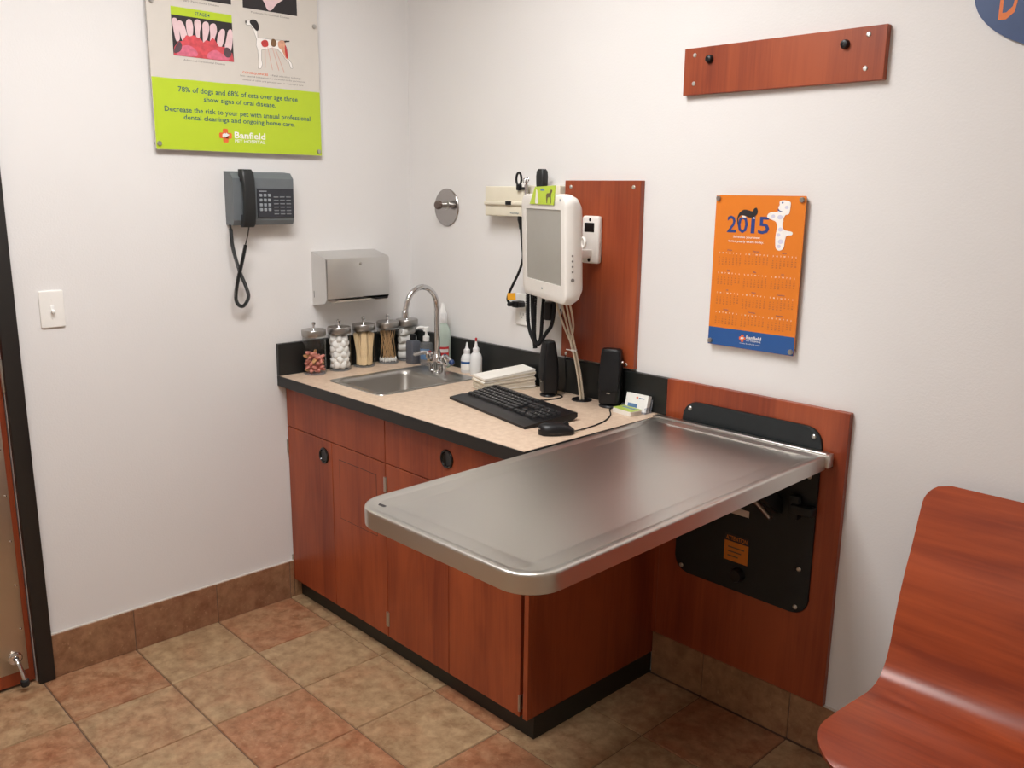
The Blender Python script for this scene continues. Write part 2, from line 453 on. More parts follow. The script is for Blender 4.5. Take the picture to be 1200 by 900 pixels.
def baseboard(name, segs, horiz, tones):
    bm = nb(); tone = []; seed = []; rnd = random.Random(5)
    for k, (a, c) in enumerate(segs):
        n0 = len(bm.faces); bm.faces.ensure_lookup_table()
        if horiz: box(bm, a+.0012, c-.0012, -.0105, -.0004, .0006, .152, .0015, 1)
        else: box(bm, .0004, .0105, a+.0012, c-.0012, .0006, .152, .0015, 1)
        tone += [tones[k % len(tones)]]*(len(bm.faces)-n0); seed += [rnd.uniform(0, 40)]*(len(bm.faces)-n0)
    n0 = len(bm.faces)
    a, c = segs[0][0], segs[-1][1]; a, c = min(a, c), max(a, c)
    n1 = n0
    for z0, z1 in ((.0006, .1516), (.1516, .1550)):
        if horiz: box(bm, min(s[0] for s in segs), max(s[1] for s in segs), -.0082, -.0002, z0, z1)
        else: box(bm, .0002, .0082, min(s[0] for s in segs), max(s[1] for s in segs), z0, z1)
        bm.faces.ensure_lookup_table()
        for f in bm.faces[n1:]: f.material_index = 2 if z0 < .1 else 1
        n1 = len(bm.faces)
    if not horiz: box(bm, .0002, .0105, -.6044, -.575, .0006, .0700)
    k = len(bm.faces)-n0; tone += [0]*k; seed += [0]*k
    me = bpy.data.meshes.new(name); bm.to_mesh(me); bm.free()
    me.materials.append(MATS['base_tile']); me.materials.append(MATS['caulk']); me.materials.append(MATS['grout'])
    me.attributes.new('tone', 'FLOAT', 'FACE').data.foreach_set('value', tone)
    me.attributes.new('seed', 'FLOAT', 'FACE').data.foreach_set('value', seed)
    o = bpy.data.objects.new(name, me); COL.objects.link(o); o['kind'] = 'structure'
yj = lambda j: -.6243+(j-3)*.305
baseboard('baseboard_left', [(-1.502, yj(1)), (yj(1), yj(2)), (yj(2), yj(3)), (yj(3), -.6055)], False, [.35, .75, .55])
baseboard('baseboard_back', [(1.327, 1.531)]+[(.0056+k*.305, .0056+(k+1)*.305) for k in range(5, 12)], True, [.1, .15, .3, .6, .3])

# door frame and door
tr = struct('trim_1', box(box(box(nb(), -.115, .022, -1.552, -1.502, .0005, 2.11, .003), -.115, .022, -2.516, -2.466, .0005, 2.11, .003), -.115, .022, -2.466, -1.552, 2.06, 2.11, .003), 'black_frame')
d = thing('door_1', None, None, (-.01, -1.555, .008), kind='structure')
part('door_slab', box(nb(), -.052, -.008, -2.462, -1.5555, .010, 2.055, .002), 'cherry_vertical', d, True)
kp = part('kick_plate', box(nb(), -.0085, -.0065, -2.43, -1.572, .055, .955, .0005), 'kick_steel', d, True)
b = nb()
for yy in (-1.60, -1.75, -1.9, -2.05, -2.2, -2.35):
    for zz in (.075, .93): lathe(b, [(.004, 0), (.004, .001), (.002, .002), (0, .0022)], 10, T(-.0066, yy, zz) @ MX)
for zz in (.2, .35, .5, .65, .8): lathe(b, [(.004, 0), (.004, .001), (.002, .002), (0, .0022)], 10, T(-.0066, -1.582, zz) @ MX)
part('screw', b, 'chrome', kp, True)
h = part('hinge', lathe(nb(), [(0, 0), (.006, 0), (.0065, .003), (.0065, .096), (.006, .1), (0, .1)], 12, c=(.004, -1.5537, .98)), 'satin', d, True)
b = nb(); lathe(b, [(.021, 0), (.021, .003), (.016, .006), (.009, .007), (.008, .012)], 20, T(-.0066, -1.607, .105) @ MX)
tube(b, [(.004, -1.607, .105), (.02, -1.603, .085), (.035, -1.598, .052), (.038, -1.597, .04)], .0075, 12)
dh = part('door_holder', b, 'chrome', d, True)
part('rubber_tip', lathe(nb(), [(0, 0), (.011, .001), (.013, .006), (.0125, .02), (.009, .024), (0, .024)], 16, c=(.038, -1.597, .022)), 'rubber', dh, True)
b = nb(); tube(b, [(-.007, -2.40, 1.0), (.05, -2.40, 1.0), (.052, -2.385, 1.0), (.052, -2.28, 1.0)], .009, 10, 4)
lathe(b, [(0, 0), (.03, 0), (.03, .008), (0, .009)], 20, T(-.008, -2.40, 1.0) @ MX)
part('handle', b, 'satin', d, True)

# ------------------------------------------------------------------ ceiling lights
def fixture(x, y, label, W=.3, L_=.6):
    t = thing('ceiling_light', label, 'light', (x, y, ZC), group='recessed ceiling lights')
    b = nb()
    for a in ((-W-.02, -W, -L_-.02, L_+.02), (W, W+.02, -L_-.02, L_+.02), (-W, W, -L_-.02, -L_), (-W, W, L_, L_+.02)):
        box(b, a[0], a[1], a[2], a[3], -.02, .0)
    part('frame', b, 'white_plastic', t)
    part('diffuser', box(nb(), -W, W, -L_, L_, -.014, -.006), 'diffuser', t)
fixture(1.3, -1.38, 'long white ceiling light nearest the sink corner, over the exam table')
fixture(2.3, -2.85, 'small white ceiling light farther from the sink corner, behind the camera', .18, .36)

# ------------------------------------------------------------------ dental poster
def banfield_logo(t, u0, u1, v0, v1, z):
    cx, cy = (u0+u1)/2, (v0+v1)/2; a = (u1-u0)/2; c = a*.42
    b = nb()
    flat(b, rrect(cx-c, cx+c, cy-a, cy+a, a*.2, 3), z); flat(b, rrect(cx-a, cx+a, cy-c, cy+c, a*.2, 3), z)
    part('logo_cross', b, 'ink_orange', t)
    b = nb(); s = a*.95
    dog = [(-.55, -.1), (-.5, .22), (-.15, .38), (.05, .28), (.15, .45), (.32, .3), (.62, .18), (.55, .02), (.3, -.02), (.25, -.25), (.05, -.2), (-.1, -.32), (-.2, -.05), (-.4, -.35)]
    flat(b, [(cx+x*s, cy+y*s) for x, y in dog], z+.0004)
    part('logo_pets', b, 'ink_white', t)

W, H = .6185, .914
p = thing('wall_poster', 'tall white and lime green dental care poster on standoffs above the phone', 'poster', (0, -1.0411, 1.7151), LEFT)
part('backing_board', prism(nb(), rrect(0, W, 0, H, .004, 2), .016, .021), 'board_white', p)
z = .0211
part('green_band', flat(nb(), [(0.0008, .0008), (W-.0008, .0008), (W-.0008, .2252), (.0008, .2252)], z), 'lime', p)
for (u, v) in ((.0104, .0189), (.6045, .0150), (.0158, .4542), (.6021, .4505), (.0158, .895), (.6021, .895)):
    part('standoff', lathe(nb(), [(0.007, 0), (.007, .022), (.0075, .0222), (.0075, .0265), (.0065, .028), (0, .028)], 16, c=(u, v, 0)), 'satin', p)
def photo(u0, u1, v0, v1, full):
    part('photo_background', flat(nb(), [(u0, v0), (u1, v0), (u1, v1), (u0, v1)], z), 'ink_dark', p)
photo(.078, .2866, .2968, .4215, True)
TEETH = [[(0.0805, 0.405), (0.0886, 0.4118), (0.097, 0.4072), (0.1016, 0.377), (0.1021, 0.3484), (0.0903, 0.3413), (0.0841, 0.37)], [(0.0981, 0.4003), (0.1062, 0.4061), (0.117, 0.398), (0.1269, 0.3682), (0.1281, 0.3467), (0.1121, 0.3424), (0.1035, 0.3677)], [(0.1268, 0.404), (0.1353, 0.4137), (0.1456, 0.4103), (0.1495, 0.3902), (0.145, 0.3632), (0.1317, 0.3606), (0.1267, 0.3801)], [(0.1543, 0.4076), (0.1629, 0.4164), (0.1739, 0.414), (0.1776, 0.3986), (0.1717, 0.3809), (0.1691, 0.3588), (0.1595, 0.3577), (0.1554, 0.3837)], [(0.1823, 0.404), (0.192, 0.4135), (0.2026, 0.41), (0.2045, 0.3899), (0.1955, 0.3595), (0.1888, 0.3392), (0.181, 0.3432), (0.1811, 0.3772)], [(0.2075, 0.4024), (0.2189, 0.4112), (0.2285, 0.4076), (0.2311, 0.3883), (0.2232, 0.3677), (0.2158, 0.3374), (0.2021, 0.3358), (0.2071, 0.3707)], [(0.2349, 0.379), (0.247, 0.3967), (0.2591, 0.3943), (0.2566, 0.3717), (0.2465, 0.3434), (0.2321, 0.3343), (0.2286, 0.3487)], [(0.2616, 0.3624), (0.272, 0.3959), (0.285, 0.3975), (0.2853, 0.3652), (0.2764, 0.3293), (0.2623, 0.3277), (0.2559, 0.3419)]]
def soft(poly, n=3):
    """closed Catmull-Rom through a traced outline"""
    P = [Vector((x, y)) for x, y in poly]; m = len(P); out = []
    for i in range(m):
        a, b_, c, d_ = P[i-1], P[i], P[(i+1) % m], P[(i+2) % m]
        for k in range(n):
            t = k/n
            q = .5*((2*b_)+(c-a)*t+(2*a-5*b_+4*c-d_)*t*t+(3*b_-a-3*c+d_)*t**3); out.append((q.x, q.y))
    return out
for t_ in TEETH: part('tooth', flat(nb(), soft(t_), z+.0004), 'tooth', p)
GUM = [(0.0782, 0.2972), (0.0822, 0.3223), (0.0964, 0.3406), (0.1096, 0.3436), (0.124, 0.363), (0.137, 0.3612), (0.1505, 0.3663), (0.1618, 0.3604), (0.1713, 0.3591), (0.1812, 0.3471), (0.1915, 0.3566), (0.2032, 0.3531), (0.215, 0.3667), (0.2242, 0.3571), (0.2353, 0.3406), (0.2547, 0.3418), (0.2679, 0.3284), (0.2817, 0.3249), (0.2864, 0.2972)]
part('gum', flat(nb(), GUM, z+.0008), 'gum_red', p)
b = nb()
flat(b, soft([(0.0912, 0.3041), (0.1057, 0.3249), (0.1274, 0.333), (0.148, 0.3257), (0.1598, 0.3100), (0.15, .3), (0.1, 0.2985)]), z+.0012)
flat(b, soft([(0.19, 0.305), (0.2, 0.319), (0.2238, 0.3284), (0.245, 0.3184), (0.2640, 0.3183), (0.2662, 0.3007), (0.2, 0.2985)]), z+.0012)
part('gum_pink_patch', b, 'gum_pink', p)  # pinker areas of the printed gum
b = nb(); flat(b, soft([(0.0805, 0.3052), (0.0848, 0.3226), (0.099, 0.3409), (0.1072, 0.3323), (0.104, 0.3161), (0.0937, 0.307)]), z+.0014); part('tartar', b, 'tartar', p); b = nb()
flat(b, soft([(0.2507, 0.3215), (0.2574, 0.3396), (0.2713, 0.3387), (0.2789, 0.3246), (0.2725, 0.3114), (0.2584, 0.3099)]), z+.0014)
part('tartar', b, 'tartar', p)
part('stage_bar', flat(nb(), [(.078, .4215), (.2866, .4215), (.2866, .4465), (.078, .4465)], z), 'lime', p)
b = nb(); text(b, 'STAGE 4', .1577, .2083, .4285, .0105, z+.0004, .012); part('stage_lettering', b, 'ink_teal', p)
# upper row of photos, cut by the frame's top
photo(.078, .2871, .4791, .6, True)
b = nb()
for k in range(6): flat(b, ell(.1+k*.033, .535, .015, .04, 14), z+.0004)
part('tooth', b, 'tooth', p)
b = nb(); flat(b, [(.0785, .57), (.2866, .57), (.2866, .599), (.0785, .599)], z+.0008); part('gum', b, 'gum_pink', p)
photo(.3293, .536, .4768, .6, True)
part('tooth', flat(nb(), soft([(.362, .545), (.372, .523), (.405, .51), (.418, .486), (.428, .4800), (.44, .486), (.457, .505), (.497, .535), (.49, .56), (.38, .56)]), z+.0004), 'tooth', p)
part('gum', flat(nb(), [(.3305, .54), (.535, .54), (.535, .599), (.3305, .599)], z+.0008), 'organ_tan', p)
b = nb()
b = nb(); text(b, 'Early Periodontal Disease', .121, .2432, .4665, .006, z); part('caption_lettering', b, 'ink_grey', p)
b = nb(); text(b, 'Advanced Periodontal Disease', .1107, .254, .2835, .006, z); part('caption_lettering', b, 'ink_grey', p)
b = nb(); text(b, 'Moderate Periodontal Disease', .3585, .5044, .4635, .006, z); part('caption_lettering', b, 'ink_grey', p)
b = nb(); text(b, '- Fatal infection to lungs,', .42, .5438, .2644, .0055, z); part('caption_lettering', b, 'ink_grey', p)
b = nb(); text(b, 'liver, heart & kidneys can be attributed to the periodontal', .3072, .5588, .2537, .005, z); part('caption_lettering', b, 'ink_grey', p)
b = nb(); text(b, 'disease of adult and geriatric pets in veterinary care', .3149, .5504, .2415, .005, z); part('caption_lettering', b, 'ink_grey', p)
b = nb(); text(b, 'CONSEQUENCES', .3161, .412, .2644, .0065, z, .012); part('caption_heading', b, 'ink_orange', p)
DOG = [(0.3353, 0.4338), (0.3482, 0.439), (0.3658, 0.4428), (0.3799, 0.4346), (0.3847, 0.415), (0.3785, 0.4092), (0.3791, 0.3864), (0.4039, 0.3868), (0.4397, 0.386), (0.4701, 0.388), (0.4909, 0.3896), (0.4907, 0.3854), (0.479, 0.3818), (0.4904, 0.3633), (0.492, 0.3321), (0.5068, 0.3152), (0.5104, 0.2986), (0.5028, 0.2979), (0.4945, 0.3192), (0.4825, 0.3258), (0.471, 0.3429), (0.4504, 0.3578), (0.4262, 0.3571), (0.4049, 0.3506), (0.3911, 0.347), (0.3894, 0.3161), (0.3922, 0.3009), (0.3854, 0.2858), (0.3759, 0.2849), (0.3787, 0.3047), (0.3768, 0.3454), (0.3718, 0.3602), (0.3741, 0.3807), (0.368, 0.3977), (0.3613, 0.4146), (0.3531, 0.4236), (0.3444, 0.4215), (0.337, 0.424)]
cxd = sum(q[0] for q in DOG)/len(DOG); cyd = sum(q[1] for q in DOG)/len(DOG)
b = nb()
for k in range(len(DOG)):
    a_, c_ = Vector(DOG[k]), Vector(DOG[(k+1) % len(DOG)]); d_ = (c_-a_)
    n_ = Vector((-d_.y, d_.x)).normalized()*.0005
    flat(b, [tuple(a_-n_), tuple(c_-n_), tuple(c_+n_), tuple(a_+n_)], z+.0006)
part('dog_outline', b, 'ink_grey', p)
part('dog_drawing', flat(nb(), DOG, z+.0002), 'ink_white', p)
part('dog_head', flat(nb(), soft([(0.354, 0.4387), (0.3687, 0.4432), (0.3801, 0.4371), (0.3851, 0.4226), (0.3827, 0.4112), (0.3755, 0.4078), (0.3655, 0.4161), (0.3580, 0.4239), (0.3521, 0.4307)]), z+.001), 'ink_dark', p)
b = nb(); flat(b, [(.335, .4345), (.340, .4362), (.339, .427), (.3355, .4268)], z+.001); part('dog_marking', b, 'ink_dark', p); b = nb(); flat(b, [(.4793, .3872), (.501, .3908), (.5012, .3866), (.4808, .383)], z+.001)
part('dog_marking', b, 'ink_dark', p)
b = nb(); flat(b, soft([(0.3913, 0.3736), (0.4036, 0.3817), (0.4154, 0.3795), (0.4176, 0.3654), (0.4083, 0.3592), (0.3953, 0.3598)]), z+.001)
part('heart_drawing', b, 'organ_red', p)
part('liver_drawing', flat(nb(), soft([(0.4326, 0.3877), (0.4458, 0.3867), (0.4498, 0.3717), (0.4385, 0.3626), (0.428, 0.3692)]), z+.001), 'organ_brown', p)
part('hind_muscle_drawing', flat(nb(), soft([(0.4577, 0.3829), (0.4793, 0.387), (0.4870, 0.3607), (0.4925, 0.3297), (0.4827, 0.3311), (0.4685, 0.3556), (0.4568, 0.3647)]), z+.001), 'organ_tan', p)
b = nb(); flat(b, soft([(.483, .375), (.489, .36), (.4925, .333), (.485, .333), (.481, .355)]), z+.0014); part('thigh_drawing', b, 'organ_red', p)
b = nb()
for (x0, y0, x1, y1) in ((.405, .358, .402, .29), (.415, .36, .43, .285), (.432, .362, .455, .285), (.444, .358, .475, .282)):
    flat(b, [(x0-.0004, y0), (x0+.0004, y0), (x1+.0004, y1), (x1-.0004, y1)], z+.001)
part('pointer_line', b, 'ink_orange', p)
b = nb()
b = nb(); text(b, '78% of dogs and 68% of cats over age three', .0854, .5248, .1855, .0165, z+.0004, .012); part('slogan_lettering', b, 'ink_teal', p)
b = nb(); text(b, 'show signs of oral disease.', .1707, .4368, .1600, .0155, z+.0004, .012); part('slogan_lettering', b, 'ink_teal', p)
b = nb(); text(b, 'Decrease the risk to your pet with annual professional', .0357, .5743, .1215, .0165, z+.0004, .012); part('slogan_lettering', b, 'ink_teal', p)
b = nb(); text(b, 'dental cleanings and ongoing home care.', .0983, .5094, .0985, .0155, z+.0004, .012); part('slogan_lettering', b, 'ink_teal', p)
banfield_logo(p, .2186, .2642, .0315, .0765, z+.0004)
b = nb(); text(b, 'Banfield', .2742, .3904, .0478, .021, z+.0004, .02); text(b, 'PET HOSPITAL', .2746, .3895, .0330, .0105, z+.0004, .012)
part('hospital_lettering', b, 'ink_white', p)

# ------------------------------------------------------------------ calendar
W, H = .2803, .4356
p = thing('wall_calendar', 'orange 2015 wall calendar with blue footer on standoffs', 'calendar', (1.4813, 0, 1.1568), BACK)
part('backing_board', prism(nb(), rrect(0, W, 0, H, .003, 2), .014, .018), 'calendar_orange', p)
z = .0181
part('blue_footer', flat(nb(), [(.0005, .0005), (W-.0005, .0005), (W-.0005, .0528), (.0005, .0528)], z), 'calendar_blue', p)
for (u, v) in ((.009, .0115), (.2715, .0115), (.009, .4265), (.2705, .4255)):
    part('standoff', lathe(nb(), [(0.0065, 0), (.0065, .019), (.0072, .0192), (.0072, .0235), (.006, .025), (0, .025)], 16, c=(u, v, 0)), 'satin', p)
b = nb()
for s_, a_, c_ in (('2', .0418, .072), ('0', .0765, .109), ('1', .1195, .1315), ('5', .1425, .1773)): text(b, s_, a_, c_, .3318, .046, z+.0004, .012)
part('year_lettering', b, 'ink_blue', p)
part('cat_picture', flat(nb(), soft([(0.076, 0.3545), (0.0731, 0.3691), (0.0772, 0.3823), (0.085, 0.3912), (0.0948, 0.3958), (0.1082, 0.3947), (0.1218, 0.3913), (0.1246, 0.3979), (0.1325, 0.4024), (0.137, 0.3954), (0.1376, 0.3882), (0.1341, 0.3818), (0.1247, 0.3755), (0.1098, 0.3745), (0.1029, 0.3781), (0.0961, 0.3791), (0.0875, 0.3806), (0.0811, 0.3766), (0.0772, 0.3692), (0.0786, 0.3517)], 2), z+.0009), 'ink_dark', p)
b = nb(); flat(b, [(0.0877, 0.3788), (0.0961, 0.3791), (0.103, 0.3764), (0.1015, 0.374), (0.0914, 0.374)], z+.0013)
flat(b, [(.1225, .373), (.1265, .376), (.132, .3745), (.13, .371)], z+.0013)
part('cat_paw', b, 'ink_white', p)
part('dog_picture', flat(nb(), soft([(0.2033, 0.4207), (0.2172, 0.4237), (0.2346, 0.4199), (0.2369, 0.4116), (0.2343, 0.3879), (0.2237, 0.3843), (0.2184, 0.3735), (0.219, 0.3665), (0.2162, 0.3622), (0.219, 0.3482), (0.2273, 0.3429), (0.2399, 0.3412), (0.2489, 0.3382), (0.247, 0.3311), (0.2332, 0.3291), (0.229, 0.3233), (0.2271, 0.309), (0.2252, 0.2948), (0.2148, 0.2871), (0.2049, 0.2903), (0.2003, 0.2992), (0.1984, 0.3219), (0.1994, 0.3361), (0.2014, 0.3504), (0.197, 0.3644), (0.1854, 0.3697), (0.1688, 0.3762), (0.1712, 0.3863), (0.182, 0.3916), (0.1963, 0.392), (0.2038, 0.3969), (0.2, 0.4039), (0.2042, 0.411)], 2), z+.0009), 'ink_white', p)
b = nb()
for (u, v, r_) in ((.226, .405, .006), (.208, .378, .008), (.187, .380, .006), (.212, .345, .007), (.215, .312, .008), (.211, .299, .006), (.207, .330, .006)): b = flat(nb(), ell(u, v, r_, r_*.8, 12), z+.0011); part('dog_shade_patch', b, 'ink_lavender', p)  # lavender shade patches drawn into the printed dog
b = nb(); flat(b, ell(.2125, .417, .0026, .0026, 10), z+.0013); flat(b, soft([(.201, .400), (.206, .396), (.214, .3935), (.214, .392), (.204, .394), (.199, .398)]), z+.0013)
part('dog_eye_and_collar', b, 'ink_blue', p)
b = nb()
text(b, 'Schedule your next', .0641, .1507, .3165, .0062, z+.0004, .01); part('slogan_lettering', b, 'ink_white', p); b = nb(); text(b, 'twice-yearly exam today.', .0487, .1633, .3040, .0062, z+.0004, .01)
part('slogan_lettering', b, 'ink_white', p)
for mth in range(12):
    r_, c_ = divmod(mth, 3); u0 = .0195+c_*.0867; v0 = .2790-r_*.0578
    b = nb(); text(b, calendar.month_name[mth+1], u0+.036, None, v0, .0036, z+.0002, .005, 'c')
    part('month_name', b, 'ink_blue', p)
    b = nb()
    for k, ch in enumerate('SMTWTFS'): text(b, ch, u0+.003+k*.0115, None, v0-.0095, .0040, z+.0002, .012, 'c')
    part('weekday_row', b, 'ink_white', p)
    b = nb(); calr = calendar.Calendar(6).monthdayscalendar(2015, mth+1)
    for rw, wk in enumerate(calr):
        for k, dnum in enumerate(wk):
            if dnum: text(b, str(dnum), u0+.003+k*.0115, None, v0-.0162-rw*.0062, .0037, z+.0002, .0, 'c')
    part('day_numbers', b, 'ink_purple', p)
banfield_logo(p, .1055, .1265, .0195, .0405, z+.0004)
b = nb(); text(b, 'Banfield', .129, .177, .0305, .0092, z+.0004, .02); text(b, 'PET HOSPITAL', .1296, .177, .0235, .0045, z+.0004, .012)
text(b, 'www.banfield.com', .108, .1747, .0145, .0035, z+.0004)
part('hospital_lettering', b, 'ink_white', p)

# ------------------------------------------------------------------ boards on the back wall
def screw(parent, x, z, y=-.02, r=.0062, mat='alu'):
    b = nb(); lathe(b, [(r, 0), (r, .0012), (r*.75, .0026), (0, .003)], 14, T(x, y, z) @ MY)
    part('screw', b, mat, parent, True)
def board(name, label, cat, x0, x1, z0, z1, screws):
    t = thing(name, label, cat, (x0, 0, z0))
    part('panel', box(nb(), x0, x1, -.02, -.0003, z0, z1, .0012, 1), 'cherry_vertical' if z1-z0 > .3 else 'cherry_vertical', t, True)
    for s_ in screws: screw(t, *s_)
    return t
t = board('coat_peg_board', 'short horizontal cherry wood board with two black pegs high on wall', 'peg board', 1.345, 1.9395, 1.8751, 2.0041,
          [(1.381, 1.984), (1.382, 1.906), (1.893, 1.985), (1.892, 1.905)])
for x, z_ in ((1.433, 1.969), (1.835, 1.967)):
    b = nb(); lathe(b, [(.0118, 0), (.0118, .003), (.0105, .005), (.0105, .009), (.009, .012), (.004, .0135), (.0035, .012), (0, .012)], 18, T(x, -.02, z_) @ MY)
    part('peg', b, 'black_plastic', t, True)
t = board('wall_panel', 'upright cherry wood panel behind the monitor mount', 'wood panel', .884, 1.2059, 1.0341, 1.6327,
          [(.911, 1.612), (1.177, 1.612), (.908, 1.046), (1.175, 1.046)])
t = board('wall_panel', 'large cherry wood panel behind the fold-down steel table', 'wood panel', 1.3435, 1.9404, .1575, 1.0264, [])

# oval sign
t = thing('oval_sign', 'oval blue sign with orange lettering, cut by the top right corner', 'sign', (2.385, 0, 2.05), BACK)
part('sign_face', prism(nb(), ell(0, 0, .257, .1465, 64), .002, .010, bev=.001), 'sign_blue', t)
b = nb(); text(b, 'D', -.2, -.162, -.065, .088, .0101, .014); text(b, 'O', -.152, -.104, -.065, .088, .0101, .014)
part('sign_lettering', b, 'sign_orange', t)

# light switch
t = thing('light_switch', 'white toggle light switch plate beside the door frame', 'light switch', (0, -1.4318, 1.1634), LEFT)
part('plate', prism(nb(), rrect(0, .0712, 0, .1141, .004, 3), .0003, .006, bev=.002), 'white_plastic', t)
b = nb(); box(b, .0306, .0406, .045, .069, .006, .0085, .001); box(b, .0316, .0396, .050, .059, .007, .021, .002, M=T(0, .054, 0) @ Matrix.Rotation(.45, 4, 'X') @ T(0, -.052, 0))
part('toggle', b, 'white_gloss', t)
for v in (.027, .087): part('screw', lathe(nb(), [(.003, 0), (.003, .001), (0, .0016)], 10, c=(.0356, v, .006)), 'white_plastic', t)

# wall phone
t = thing('wall_phone', 'dark grey push-button wall phone with black handset and curly cord', 'telephone', (0, -.69, 1.47))
b = nb(); prism(b, [(0.0003, 1.468), (.05, 1.468), (.06, 1.485), (.064, 1.60), (.064, 1.628), (.045, 1.648), (.0003, 1.652)], -.805, -.572, Matrix(((1, 0, 0, 0), (0, 0, 1, 0), (0, 1, 0, 0), (0, 0, 0, 1))), 0)
part('phone_body', b, 'phone_grey', t, True, ang=25)
pn = part('keypad_panel', box(nb(), .061, .0662, -.716, -.574, 1.494, 1.594, .0008, 1), 'phone_panel', t, True)
for r_ in range(4):
    for c_ in range(3):
        y0 = -.7095+c_*.0165; z0 = 1.5655-r_*.0165
        part('key', box(nb(), .066, .0705, y0, y0+.0105, z0, z0+.0105, .0012, 1), 'phone_key', pn, True)
for r_ in range(6):
    for c_ in range(3):
        y0 = -.654+c_*.0245; z0 = 1.563-r_*.0118
        part('line_button', box(nb(), .066, .0685, y0, y0+.0185, z0, z0+.0042, .0008, 1), 'phone_side', pn, True)
part('nameplate', box(nb(), .066, .0667, -.71, -.68, 1.583, 1.5865), 'phone_key', pn, True)
# handset: two bulged ends and a curved grip
b = nb(); rings = []
for k in range(17):
    f = k/16; zz = 1.462+f*.196; e = abs(f-.5)*2
    w = .0215+.005*e**3; bow = .098-.012*e**2; dp = .016+.006*(1-e**2)
    back = bow-.020-.0*e if e < .62 else bow-.020-(e-.62)/.38*.022
    if f == 0 or f == 1: w *= .8; bow -= .006; back += .004
    cy = -.758
    rings.append([(x_, y_, zz) for x_, y_ in [(q[1], q[0]) for q in rrect(cy-w, cy+w, back, bow, min(w, (bow-back)/2)*.7, 4)]])
loft(b, rings); bmesh.ops.recalc_face_normals(b, faces=b.faces[:])
part('handset', b, 'handset_black', t, True)
b = nb(); box(b, .05, .07, -.778, -.738, 1.615, 1.645, .004); box(b, .05, .07, -.778, -.738, 1.475, 1.505, .004)
part('cradle', b, 'phone_panel', t, True)
b = nb(); tube(b, [(.03, -.806, 1.47), (.032, -.805, 1.452)], .0042, 8)
coil(b, [(.032, -.805, 1.455), (.036, -.803, 1.39), (.04, -.785, 1.31), (.042, -.764, 1.25), (.042, -.757, 1.215), (.04, -.775, 1.185), (.04, -.796, 1.19), (.044, -.806, 1.22), (.048, -.796, 1.28), (.052, -.781, 1.335), (.058, -.766, 1.40)], .0052, .0042, .0019)
tube(b, [(.058, -.766, 1.402), (.066, -.761, 1.43), (.076, -.758, 1.466)], .0022, 8)
part('curly_cord', b, 'handset_black', t, True)

# paper towel dispenser
t = thing('paper_towel_dispenser', 'brushed steel paper towel dispenser on wall above the jars', 'towel dispenser', (0, -.327, 1.16))
MXZ = Matrix(((1, 0, 0, 0), (0, 0, 1, 0), (0, 1, 0, 0), (0, 0, 0, 1)))    # (x,z) outline swept along y
b = nb()
for y0, y1 in ((-.4715, -.4690), (-.1865, -.184)):
    prism(b, [(.0003, 1.158), (.0003, 1.3635), (.1, 1.340), (.1, 1.187), (.085, 1.172)], y0, y1, MXZ)
prism(b, [(.0003, 1.3605), (.0003, 1.3635), (.1, 1.340), (.1, 1.337)], -.469, -.1865, MXZ)
prism(b, [(.0003, 1.158), (.0003, 1.3605), (.004, 1.3605), (.004, 1.158)], -.469, -.1865, MXZ)
part('housing', b, 'stainless_box', t, True)
cv = part('front_cover', box(nb(), .0965, .1015, -.4668, -.1840, 1.190, 1.3385, .0015, 2), 'stainless_box', t, True)
b = nb(); lathe(b, [(.006, 0), (.006, .002), (.004, .003), (0, .003)], 14, T(.1015, -.318, 1.318) @ MX); part('lock', b, 'satin', cv, True)
part('dark_underside', box(nb(), .01, .1, -.25, -.19, 1.176, 1.182, .001, 1), 'black_plastic', t, True)  # dark plate added to stand for the black slot underneath
b = nb(); prism(b, [(.02, 1.178), (.09, 1.180), (.088, 1.176), (.055, 1.168), (.022, 1.174)], -.42, -.262, MXZ); part('paper_towel', b, 'paper', t, True)
part('level_slot', box(nb(), .012, .0145, -.4722, -.4714, 1.19, 1.215), 'black_plastic', t, True)
# round plate with a peg
t = thing('wall_hook_plate', 'round polished steel plate with a short peg beside the cream transformer', 'wall hook', (.239, 0, 1.53), BACK)
part('plate', lathe(nb(), [(0, .0015), (.070, .0015), (.0725, .0003), (.0728, .003), (.070, .006), (0, .0065)][1:] , 48), 'stainless_disc', t)
b = nb(); lathe(b, [(.0, .004), (.018, .004), (.018, .008), (.0115, .010), (.0110, .042), (0, .042)], 24, T(.004, .010, 0))
pg = part('peg', b, 'satin', t)
b = nb(); lathe(b, [(.0, .040), (.016, .040), (.0172, .043), (.0172, .052), (.0135, .058), (0, .059)], 24, T(.004, .010, 0)); part('knob', b, 'peg_tip_brown', pg, label='dark brown tip of the peg')  # wider dark brown end of the peg

